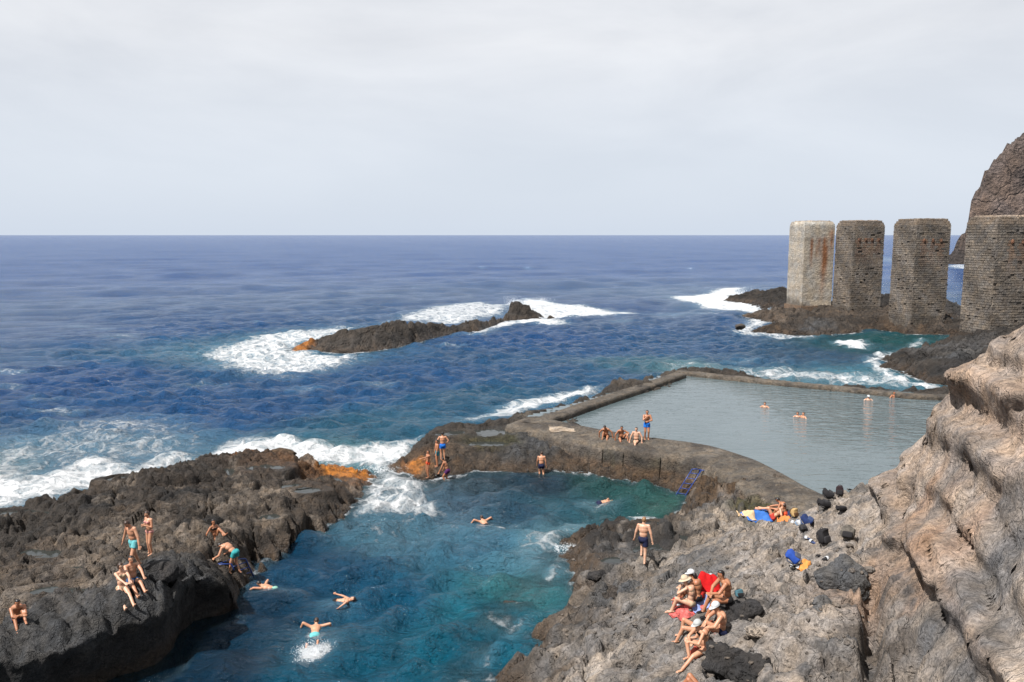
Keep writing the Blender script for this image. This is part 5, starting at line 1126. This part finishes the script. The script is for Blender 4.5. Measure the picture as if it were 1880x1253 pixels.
def finish_people():
    dg = update()
    for p in PEOPLE:
        o = p['body']; me = bpy.data.meshes.new_from_object(o.evaluated_get(dg)); o.modifiers.clear(); o.data = me
        n = len(me.vertices); co = np.zeros(n * 3, np.float32); me.vertices.foreach_get('co', co); co = co.reshape(-1, 3).astype(float)
        no = np.zeros(n * 3, np.float32); me.vertex_normals.foreach_get('vector', no); no = no.reshape(-1, 3).astype(float)
        me.polygons.foreach_set('use_smooth', [True] * len(me.polygons))
        names = [b[0] for b in p['bones']]; D = []; T = []; LN = []
        for nm, a, b_, r in p['bones']:
            e = b_ - a; L2 = e.dot(e) + 1e-9; tt = np.clip(((co - a) @ e) / L2, 0, 1); D.append(np.linalg.norm(co - a - tt[:, None] * e, axis=1) / r); T.append(tt); LN.append(math.sqrt(L2))
        D = np.array(D); near_ = D.argmin(0); s = p['s']; root = p['root']
        polys = [tuple(pl.vertices) for pl in me.polygons]
        hgt = (co - p['pel']) @ p['t'] / s
        isb = {nm: near_ == i for i, nm in enumerate(names)}; tt = {nm: T[i] * LN[i] / s for i, nm in enumerate(names)}
        trunk = isb['pelvis'] | isb['spine']
        front = (co - p['pel']) @ p['fr'] / s; la = (co - p['pel']) @ p['lat'] / s
        def shell(name, mask, off, mat):
            fs = [q for q in polys if all(mask[i] for i in q)]
            if not fs: return None
            edge = np.zeros(n, bool)
            for q in polys:
                mm = [mask[i] for i in q]
                if any(mm) and not all(mm): edge[list(q)] = True
            used = sorted({i for q in fs for i in q}); idx = {k: j for j, k in enumerate(used)}
            off_ = np.where(edge, off * .3, off) if np.isscalar(off) else np.where(edge, off * .3, off)
            v = co[used] + no[used] * off_[used][:, None]
            return link(name, mesh_of(name, v.tolist(), [tuple(idx[i] for i in q) for q in fs], mat), root)
        for kind, mat in p['wear']:
            if kind in ('shorts', 'long_shorts', 'trunks', 'skirt'):
                ln = {'shorts': .20, 'long_shorts': .30, 'trunks': .09, 'skirt': .26}[kind]
                m_ = trunk & (hgt < .085)
                for q in 'LR': m_ |= isb['thigh' + q] & (tt['thigh' + q] < ln)
                flare = np.zeros(n)
                for q in 'LR': flare = np.maximum(flare, np.where(isb['thigh' + q], tt['thigh' + q] * .08, 0))
                shell('swim_shorts', m_, .012 * s + flare * s * (0 if kind == 'trunks' else 1), mat)
            if kind == 'bikini':
                m_ = trunk & (hgt < .03)
                for q in 'LR': m_ |= isb['thigh' + q] & (tt['thigh' + q] < .035)
                shell('bikini_bottom', m_, .008 * s, mat)
                m_ = isb['spine'] & (np.abs(hgt - .385) < np.where(front > .07, .055, .016)); shell('bikini_top', m_, .008 * s, mat)
            if kind == 'suit':
                m_ = trunk & (hgt < .44); shell('swimsuit', m_, .008 * s, mat)
            if kind == 'top':
                m_ = trunk & (hgt > .0) & (hgt < .50); shell('shirt', m_, .014 * s, mat)
            if kind == 'shoe':
                for q in 'LR': shell('shoe', isb['foot' + q], .008 * s, mat)
        # hair
        hv = co - p['hc']; u = hv @ p['hd'] / s; f = hv @ p['fd'] / s; l = hv @ p['hl'] / s; inhead = (u * u + f * f + l * l < .0196) & (isb['head'] | isb['neck'])
        if p['hair'] != 'none':
            m_ = inhead & ((u > .062) | ((f < .015) & (u > -.015)) | ((f < -.03) & (u > -.075))) & ~((f > .06) & (u < .068))
            hs = shell('hair', m_, (.010 if p['short'] else .020) * s * np.ones(n), HAIR[p['hair']])
            if p['long']:
                b0 = p['hc'] - p['fd'] * .075 * s + p['hd'] * .02 * s; g = Geo(); dn = -p['hd'] * .75 - p['fd'] * .12
                g.tube([(b0 + dn * k * s).tolist() for k in (0, .08, .16, .26, .36)], .04, 10, [q * s for q in (.05, .066, .062, .045, .015)]); g.obj('hair_length', HAIR[p['hair']], root)
        for k in (-1, 1):
            c = p['hc'] + p['fd'] * .086 * s + p['hl'] * k * .031 * s + p['hd'] * .018 * s; g = Geo(); g.ball(c, p['hl'] * .014 * s, p['fd'] * .012 * s, p['hd'] * .009 * s, 8, 6); g.obj('eye', EYE, root)
        c = p['hc'] + p['fd'] * .086 * s - p['hd'] * .062 * s; g = Geo(); g.ball(c, p['hl'] * .024 * s, p['fd'] * .010 * s, p['hd'] * .008 * s, 8, 6); g.obj('mouth', LIP_M, root)
        if p['hat']:
            kind, mat = p['hat']; hc, hd, fd, hl = p['hc'], p['hd'], p['fd'], p['hl']; c0 = hc + hd * .045 * s
            S, ff = sphere_vf(20, 12); Sv = S.copy(); Sv[:, 2] = np.where(Sv[:, 2] < -.15, -.15, Sv[:, 2])
            v = c0 + (Sv[:, :1] * hl * .100 + Sv[:, 1:2] * fd * .118 + Sv[:, 2:3] * hd * (.105 if kind == 'cap' else .12)) * s; g = Geo(); g.add(v, ff); hat = g.obj('hat', mat, root)
            v = []; k = 24
            for ring, (a_, b_, dz) in enumerate(((.95, .95, .0), (1.0, 1.0, -.01), (1.0, 1.0, -.018), (.95, .95, -.012))):
                for i in range(k):
                    th = 2 * math.pi * i / k
                    ext = (1.75 if ring in (1, 2) else .9) if kind == 'brim' else ((1.0 + .75 * max(0, math.sin(th)) ** .7 if ring in (1, 2) else .9))
                    v.append(c0 + (hl * .100 * math.cos(th) * (ext if kind == 'brim' else min(ext, 1.02)) + fd * .118 * math.sin(th) * ext + hd * (dz + (-.02 if ring in (1, 2) and kind == 'brim' else 0))) * s)
            f_ = [(r_ * k + i, r_ * k + (i + 1) % k, ((r_ + 1) % 4) * k + (i + 1) % k, ((r_ + 1) % 4) * k + i) for r_ in range(4) for i in range(k)]
            g = Geo(); g.add(v, f_); g.obj('brim', mat, hat)
# poses -------------------------------------------------------------
def stand(**k):
    d = dict(pelvis=(0, 0, .93), spine=(0, .02, 1), handL=(-.27, .05, .80), handR=(.27, .05, .80), footL=(-.10, .02, None), footR=(.10, -.02, None)); d.update(k); return d
def walk(st=.28, **k):
    d = dict(pelvis=(0, 0, .90), spine=(0, .06, 1), handL=(-.30, -.14, .80), handR=(.30, .20, .82), footL=(-.09, st, None), footR=(.09, -st, None)); d.update(k); return d
def sit_knees(**k):
    d = dict(pelvis=(0, 0, .10), spine=(0, .22, 1), hunch=1.0, handL=(.06, .50, .40), handR=(-.06, .50, .38), footL=(-.13, .62, None), footR=(.13, .66, None), kneeL=(-.1, .2, 1), kneeR=(.1, .2, 1), elbowL=(-1, 0, -.3), elbowR=(1, 0, -.3)); d.update(k); return d
def sit_out(**k):
    d = dict(pelvis=(0, 0, .10), spine=(0, -.06, 1), hunch=.4, handL=(-.18, .45, .36), handR=(.14, .48, .36), footL=(-.14, .92, None), footR=(.14, .80, None), kneeL=(0, .1, 1), kneeR=(0, .1, 1), toe=(0, .7, .6), elbowL=(-1, -.2, -.4), elbowR=(1, -.2, -.4)); d.update(k); return d
def sit_edge(**k):
    d = dict(pelvis=(0, 0, .10), spine=(0, .20, 1), hunch=.9, handL=(-.36, .08, .06), handR=(.36, .08, .06), footL=(-.09, .58, -.38), footR=(.10, .56, -.40), kneeL=(0, .3, 1), kneeR=(0, .3, 1), toe=(0, .7, -.5), elbowL=(-1, -.3, 0), elbowR=(1, -.3, 0)); d.update(k); return d
def swim(**k):    # prone at the surface, head leading along +y
    d = dict(pelvis=(0, 0, .0), spine=(0, 1, .18), head=(0, 1, .75), face=(0, 1, -.2), handL=(-.30, .95, .0), handR=(.42, .70, -.05), footL=(-.14, -.80, -.34), footR=(.14, -.76, -.30), kneeL=(0, 0, -1), kneeR=(0, 0, -1), toe=(0, -1, .05), elbowL=(-.5, 0, .6), elbowR=(.8, 0, .3)); d.update(k); return d
def tread(**k):   # upright in the pool, only head and shoulders out
    d = dict(pelvis=(0, 0, -.40), spine=(0, .02, 1), handL=(-.5, .3, -.12), handR=(.5, .3, -.12), footL=(-.15, .0, -1.2), footR=(.15, .1, -1.2)); d.update(k); return d
def M_(n, rgb): return fab(n, rgb, .8, .15)
AQUA = M_('aqua_trunks', (126, 214, 218)); TURQ = M_('turquoise_trunks', (64, 176, 180)); BLUET = M_('bright_blue_trunks', (36, 128, 238)); NAVYT = M_('navy_trunks', (34, 40, 74)); BLKT = M_('black_trunks', (34, 32, 34)); DKGR = M_('dark_green_trunks', (56, 60, 54)); ORG = M_('orange_trunks', (250, 96, 58)); PURP = M_('purple_trunks', (94, 44, 104)); TEALP = M_('teal_patterned_trunks', (56, 160, 178)); PINKB = M_('pink_bikini', (240, 166, 158)); BEIGE = M_('sand_bikini', (214, 190, 156)); BLKB = M_('black_bikini', (30, 28, 30)); GREYT = M_('grey_patterned_trunks', (84, 88, 112)); REDT = M_('coral_trunks', (250, 92, 78)); MINT = M_('mint_trunks', (160, 214, 196)); WCAP = M_('white_cap', (238, 240, 242)); BCAP = M_('beige_hat', (232, 210, 180))
G1 = 'bathers on the left platform'; G2 = 'swimmers in the cove'; G3 = 'bathers on the promontory'; G4 = 'men on the pool wall'; G5 = 'bathers in the pool'; G6 = 'bathers on the right rock'
# left platform
person('boy with grey shorts sitting alone hugging his knees at the left edge', spot(33, 1142), -140, sit_knees(), 'tan', 'black', (('shorts', GREYT),), 1.62, group=G1, short=True)
person('woman in sand bikini sitting with legs stretched over the ribbed ledge', spot(224, 1083), -138, sit_out(handL=(-.10, .52, .42), handR=(.05, .55, .42), face=(-.6, .8, 0)), 'fair', 'brown', (('bikini', BEIGE),), 1.70, True, group=G1)
person('dark haired man in blue shorts sitting behind the woman in the sand bikini', spot(243, 1070), -136, sit_out(footL=(-.12, .80, None), footR=(.12, .90, None), handL=(-.2, .5, .3), handR=(.2, .5, .3)), 'warm', 'black', (('shorts', M_('blue_shorts', (60, 96, 140))),), 1.75, group=G1, short=True)
person('man in aqua shorts walking with head down across the left platform', spot(248, 1042), 152, walk(.26, head=(0, .7, .8), face=(0, .7, -.6), spine=(0, .14, 1), handL=(-.42, .10, .82), handR=(.40, .10, .84)), 'warm', 'brown', (('shorts', AQUA),), 1.76, group=G1, short=True)
person('woman in pink bikini standing with hands at her chest', spot(277, 1017), 150, stand(handL=(-.05, .22, 1.22), handR=(.12, .20, 1.18), head=(.05, .25, 1), face=(.3, 1, -.3)), 'warm', 'brown', (('bikini', PINKB),), 1.68, True, group=G1)
person('woman in black bikini sitting above the ladder leaning on one arm', spot(394, 991), -122, sit_out(spine=(0, -.12, 1), handR=(.34, -.12, .08), handL=(-.1, .42, .30), footL=(-.16, .55, None), footR=(.1, .85, None)), 'tan', 'black', (('bikini', BLKB),), 1.66, True, group=G1, long_hair=True)
person('man in turquoise shorts bending forward as he climbs off the ladder', spot(428, 1046), 75, stand(pelvis=(0, -.12, .74), spine=(0, .95, .50), hunch=.8, head=(0, 1, .1), face=(0, .3, -1), handL=(-.26, .62, .52), handR=(.26, .50, .50), footL=(-.10, .12, None), footR=(.12, -.22, None)), 'warm', 'black', (('shorts', TURQ),), 1.76, group=G1, short=True)
# cove swimmers (water level)
def wat(px, py, dz=0.0): w = at(px, py, 0); return Vector((w.x, w.y, dz + sea_z(w.x, w.y)))
person('swimmer in mint shorts reaching for the left ladder', wat(503, 1080, -.03), 78, swim(), 'warm', 'black', (('shorts', MINT),), 1.72, group=G2, short=True)
person('dark haired swimmer on the back with one arm raised out of the cove', wat(618, 1108, -.06), -95, swim(spine=(0, 1, .12), head=(0, 1, .5), face=(0, .3, 1), handL=(-.20, -.20, .28), handR=(.55, .30, .05), elbowL=(0, 0, 1)), 'warm', 'brown', (('bikini', BLKB),), 1.66, True, group=G2)
person('swimmer in aqua shorts kicking up white water', wat(578, 1166, -.07), 8, swim(handL=(-.55, .55, .0), handR=(.50, .60, -.1), head=(0, .9, .9), footL=(-.2, -.70, .05), footR=(.16, -.6, .10)), 'warm', 'brown', (('shorts', AQUA),), 1.78, group=G2, short=True)
person('swimmer doing breaststroke in the middle of the cove', wat(893, 962, -.06), 25, swim(handL=(-.6, .6, 0), handR=(.6, .55, 0), head=(0, .6, 1)), 'warm', 'brown', (('trunks', BLKT),), 1.7, group=G2, short=True)
person('snorkeller floating face down in the green end of the cove', wat(1101, 925, .0), -70, swim(spine=(0, 1, 0), head=(0, 1, -.1), face=(0, 0, -1), handL=(-.3, .8, -.2), handR=(.3, .8, -.2), footL=(-.12, -.8, -.3), footR=(.12, -.8, -.3)), 'warm', 'blond', (('shorts', NAVYT),), 1.75, group=G2, short=True)
# promontory
person('boy in orange shorts with an arm stretched towards the surf', spot(786, 876), 120, stand(handL=(-.15, .62, 1.30), handR=(.26, .16, 1.05), spine=(0, -.05, 1), elbowR=(.4, -.6, -.5)), 'tan', 'brown', (('trunks', ORG),), 1.58, group=G3, short=True)
person('boy in teal patterned shorts beside the man in bright blue shorts', spot(803, 856), 115, stand(handL=(-.2, .16, .85), handR=(.22, .12, .84)), 'tan', 'black', (('shorts', TEALP),), 1.60, group=G3, short=True)
person('man in bright blue shorts seen from behind, elbows out', spot(813, 844), 10, stand(handL=(-.20, .05, .98), handR=(.20, .05, .98), elbowL=(-1, -.3, 0), elbowR=(1, -.3, 0)), 'warm', 'black', (('shorts', BLUET),), 1.70, group=G3, short=True)
person('man in purple shorts climbing out of the water by the surf', wat(822, 882, -.30), 75, stand(spine=(0, .45, 1), handL=(-.3, .55, .52), handR=(.28, .42, .62), pelvis=(0, 0, .86), footL=(-.1, .1, .08), footR=(.12, -.12, .08), head=(0, .5, 1)), 'tan', 'black', (('shorts', PURP),), 1.72, group=G3, short=True)
person('man in navy shorts wading under the black rock face', wat(994, 872, -.34), 0, stand(spine=(0, .10, 1), handL=(-.26, .25, .85), handR=(.30, .10, .78), footL=(-.12, .05, .08), footR=(.14, -.1, .08), head=(.1, .4, 1)), 'warm', 'brown', (('shorts', NAVYT),), 1.70, group=G3, short=True)
# pool wall
def on(px, py): return spot(px, py)
person('leftmost of three men sitting on the pool wall, looking down', on(1113, 803), 168, sit_edge(spine=(.1, .36, 1), head=(.1, .6, .8), face=(.1, .8, -.6), footR=(.20, .45, -.05), handL=(-.40, .15, .1), handR=(.42, .05, .05)), 'tan', 'black', (('trunks', BLKT),), 1.75, group=G4, short=True)
person('middle one of three men sitting on the pool wall, one knee raised', on(1140, 807), 182, sit_edge(footL=(-.36, .36, .05), kneeL=(-.5, .2, 1), handL=(-.3, .3, .25)), 'tan', 'black', (('trunks', BLKT),), 1.74, group=G4, short=True)
person('rightmost of three men sitting on the pool wall, ankles crossed', on(1168, 812), 165, sit_edge(spine=(0, .02, 1), hunch=.3, footL=(.05, .60, -.34), footR=(-.02, .62, -.38), handL=(-.34, .12, .08), handR=(.38, .10, .06)), 'fair', 'brown', (('trunks', DKGR),), 1.76, group=G4, short=True)
person('man in bright blue shorts standing on the pool wall, hand at his chin', on(1187, 807), 178, stand(handR=(.04, .20, 1.38), handL=(-.02, .22, 1.12), elbowR=(.7, .2, -.8), elbowL=(-1, 0, -.5)), 'tan', 'brown', (('shorts', BLUET),), 1.80, group=G4, short=True)
# pool
def pl(px, py): w = at(px, py, PZ); return Vector((w.x, w.y, PZ - .02))
person('dark haired bather alone on the left in the pool', pl(1404, 748), 150, tread(), 'warm', 'brown', (('trunks', BLKT),), 1.7, group=G5)
person('left one of the pair of bathers close together in the pool', pl(1464, 766), 160, tread(), 'warm', 'brown', (('bikini', BLKB),), 1.64, True, group=G5)
person('right one of the pair of bathers close together in the pool', pl(1475, 767), 110, tread(), 'warm', 'brown', (('trunks', BLKT),), 1.75, group=G5, short=True)
person('bather in a white cap near the far pool wall', pl(1594, 735), 170, tread(), 'fair', 'grey', (('trunks', BLKT),), 1.7, hat=('cap', WCAP), group=G5, short=True)
person('bather against the far pool wall, rightmost in the pool', pl(1641, 730), 190, tread(pelvis=(0, 0, -.30)), 'tan', 'black', (('trunks', BLKT),), 1.75, group=G5, short=True)
# right rock
person('fair haired man in navy shorts walking away over the dark wet rock', spot(1180, 1031), -18, walk(.22, handL=(-.34, .08, .82), handR=(.34, -.02, .84), head=(.06, .12, 1)), 'fair', 'blond', (('long_shorts', NAVYT),), 1.80, group=G6, short=True)
person('man in coral shorts reclining on the bright blue towel', spot(1420, 955), 62, sit_out(pelvis=(0, 0, .11), spine=(.25, -.55, .62), twist=-20, hunch=.6, handL=(-.25, -.45, .10), handR=(.20, .30, .45), footL=(-.12, .62, None), footR=(.18, .70, None), toe=(0, 1, 0)), 'warm', 'brown', (('shorts', REDT),), 1.78, group=G6, short=True)
person('woman with orange wrap sitting hunched over beside the reclining man', spot(1441, 946), 60, sit_knees(spine=(0, .34, 1), footL=(-.1, .55, None), footR=(.12, .70, None), handL=(-.02, .30, .30), handR=(.1, .34, .28), head=(0, .7, .7), face=(0, .7, -.7)), 'tan', 'black', (('bikini', BLKB), ('skirt', ORG)), 1.66, True, group=G6)
person('woman in a beige brimmed hat sitting on the red and white towel', spot(1269, 1111), 70, sit_knees(spine=(0, .14, 1), handL=(-.05, .34, .52), handR=(.02, .40, .50), footL=(-.12, .55, None), footR=(.1, .62, None), head=(0, .4, 1)), 'fair', 'brown', (('bikini', BEIGE),), 1.64, True, ('brim', BCAP), group=G6)
person('woman in a white cap sitting behind the beige hat', spot(1282, 1101), 60, sit_knees(handL=(-.1, .4, .3), handR=(.1, .4, .3)), 'tan', 'black', (('bikini', BLKB),), 1.66, True, ('cap', WCAP), group=G6, long_hair=True)
person('dark haired man sitting on black rock with hands clasped on his knees', spot(1336, 1106), 98, sit_knees(pelvis=(0, 0, .12), spine=(0, .22, 1), hunch=.7, footL=(-.14, .62, -.26), footR=(.16, .60, -.26), handL=(-.02, .48, .28), handR=(.02, .46, .26)), 'tan', 'black', (('trunks', BLKT), ('shoe', BLKT)), 1.78, group=G6, short=True)
person('man in a white cap sitting behind two sunbathing women', spot(1326, 1166), 92, sit_knees(spine=(0, .14, 1), hunch=.6, footL=(-.14, .60, None), footR=(.14, .62, None), handL=(-.12, .46, .26), handR=(.12, .42, .26), head=(0, .45, 1), face=(-.2, .8, -.5)), 'warm', 'brown', (('shorts', NAVYT),), 1.78, False, ('cap', WCAP), group=G6, short=True)
person('woman in a grey white cap and black bikini sitting with one leg down the slope', spot(1293, 1194), 110, sit_knees(spine=(0, .20, 1), footL=(-.14, .74, None), footR=(.16, .36, None), handL=(-.04, .48, .34), handR=(.0, .44, .30), kneeR=(.6, .3, .7)), 'warm', 'brown', (('bikini', BLKB),), 1.68, True, ('cap', M_('grey_white_cap', (214, 216, 214))), group=G6)
person('woman lying on her back with knees raised beside the white caps', spot(1283, 1163), 82, dict(pelvis=(0, 0, .12), spine=(.1, -1, .22), head=(.1, -1, .35), face=(0, .4, 1), handL=(-.30, -.2, .08), handR=(.30, -.2, .08), footL=(-.10, .62, None), footR=(.12, .48, None), kneeL=(0, .1, 1), kneeR=(0, .1, 1), toe=(0, 1, -.2)), 'warm', 'black', (('bikini', M_('rust_bikini', (150, 74, 50))),), 1.66, True, group=G6)
person('sunbather at the bottom edge, only the raised knees in view', spot(1268, 1252) + Vector((.15, -.55, -.1)), 60, dict(pelvis=(0, 0, .12), spine=(.1, -1, .2), head=(.1, -1, .35), face=(0, .4, 1), handL=(-.30, -.2, .08), handR=(.30, -.2, .08), footL=(-.10, .55, None), footR=(.12, .50, None), kneeL=(-.1, .1, 1), kneeR=(.1, .1, 1), toe=(0, 1, -.2)), 'tan', 'black', (('trunks', BLKT),), 1.75, group=G6)
finish_people()
# ------------------------------------------------------------------ spray thrown up where swell breaks
SPRAY = plain('spray_white', (.62, .64, .66), .6, .05)
def spray(px, py, z, wid, hgt, n, seed, dep=.5):
    w = at(px, py, z); rnd = random.Random(seed); V_ = []; F_ = []
    O = [(1, 0, 0), (-1, 0, 0), (0, 1, 0), (0, -1, 0), (0, 0, 1), (0, 0, -1)]; T = [(0, 2, 4), (2, 1, 4), (1, 3, 4), (3, 0, 4), (2, 0, 5), (1, 2, 5), (3, 1, 5), (0, 3, 5)]
    lobes = [(rnd.gauss(0, wid * .4), rnd.uniform(.4, 1) * hgt, rnd.uniform(.12, .35) * wid) for _ in range(7)]
    for i in range(n):
        lx, lh, lw = rnd.choice(lobes); h = lh * rnd.random() ** 2.0; x = lx + rnd.gauss(0, lw) * (.5 + .6 * h / hgt); y = rnd.gauss(0, dep); r = rnd.uniform(.2, 1.0) * .017 * (w.y / 40) ** .8 * (1.5 - h / hgt)
        k = len(V_); V_ += [(x + a * r, y + b_ * r, h + c * r) for a, b_, c in O]; F_ += [(a + k, b_ + k, c + k) for a, b_, c in T]
    o = link('spray', mesh_of('spray', V_, F_, SPRAY, True)); o.location = w; tag(o, 'white spray thrown up by breaking swell', 'spray', kind='stuff'); return o
spray(968, 560, .4, 5.0, 2.0, 4200, 1, 1.2); spray(1352, 541, .3, 6.0, 2.0, 4200, 2, 1.5); spray(500, 838, .3, 4.0, .7, 2500, 3, .7); spray(700, 862, .0, 2.2, .4, 1500, 4, .8)
spray(578, 1198, -.02, .75, .26, 2200, 5, .3); spray(1180, 962, .0, 1.0, .25, 1200, 6, .3); spray(1046, 1008, 0.0, .8, .25, 900, 7, .4)
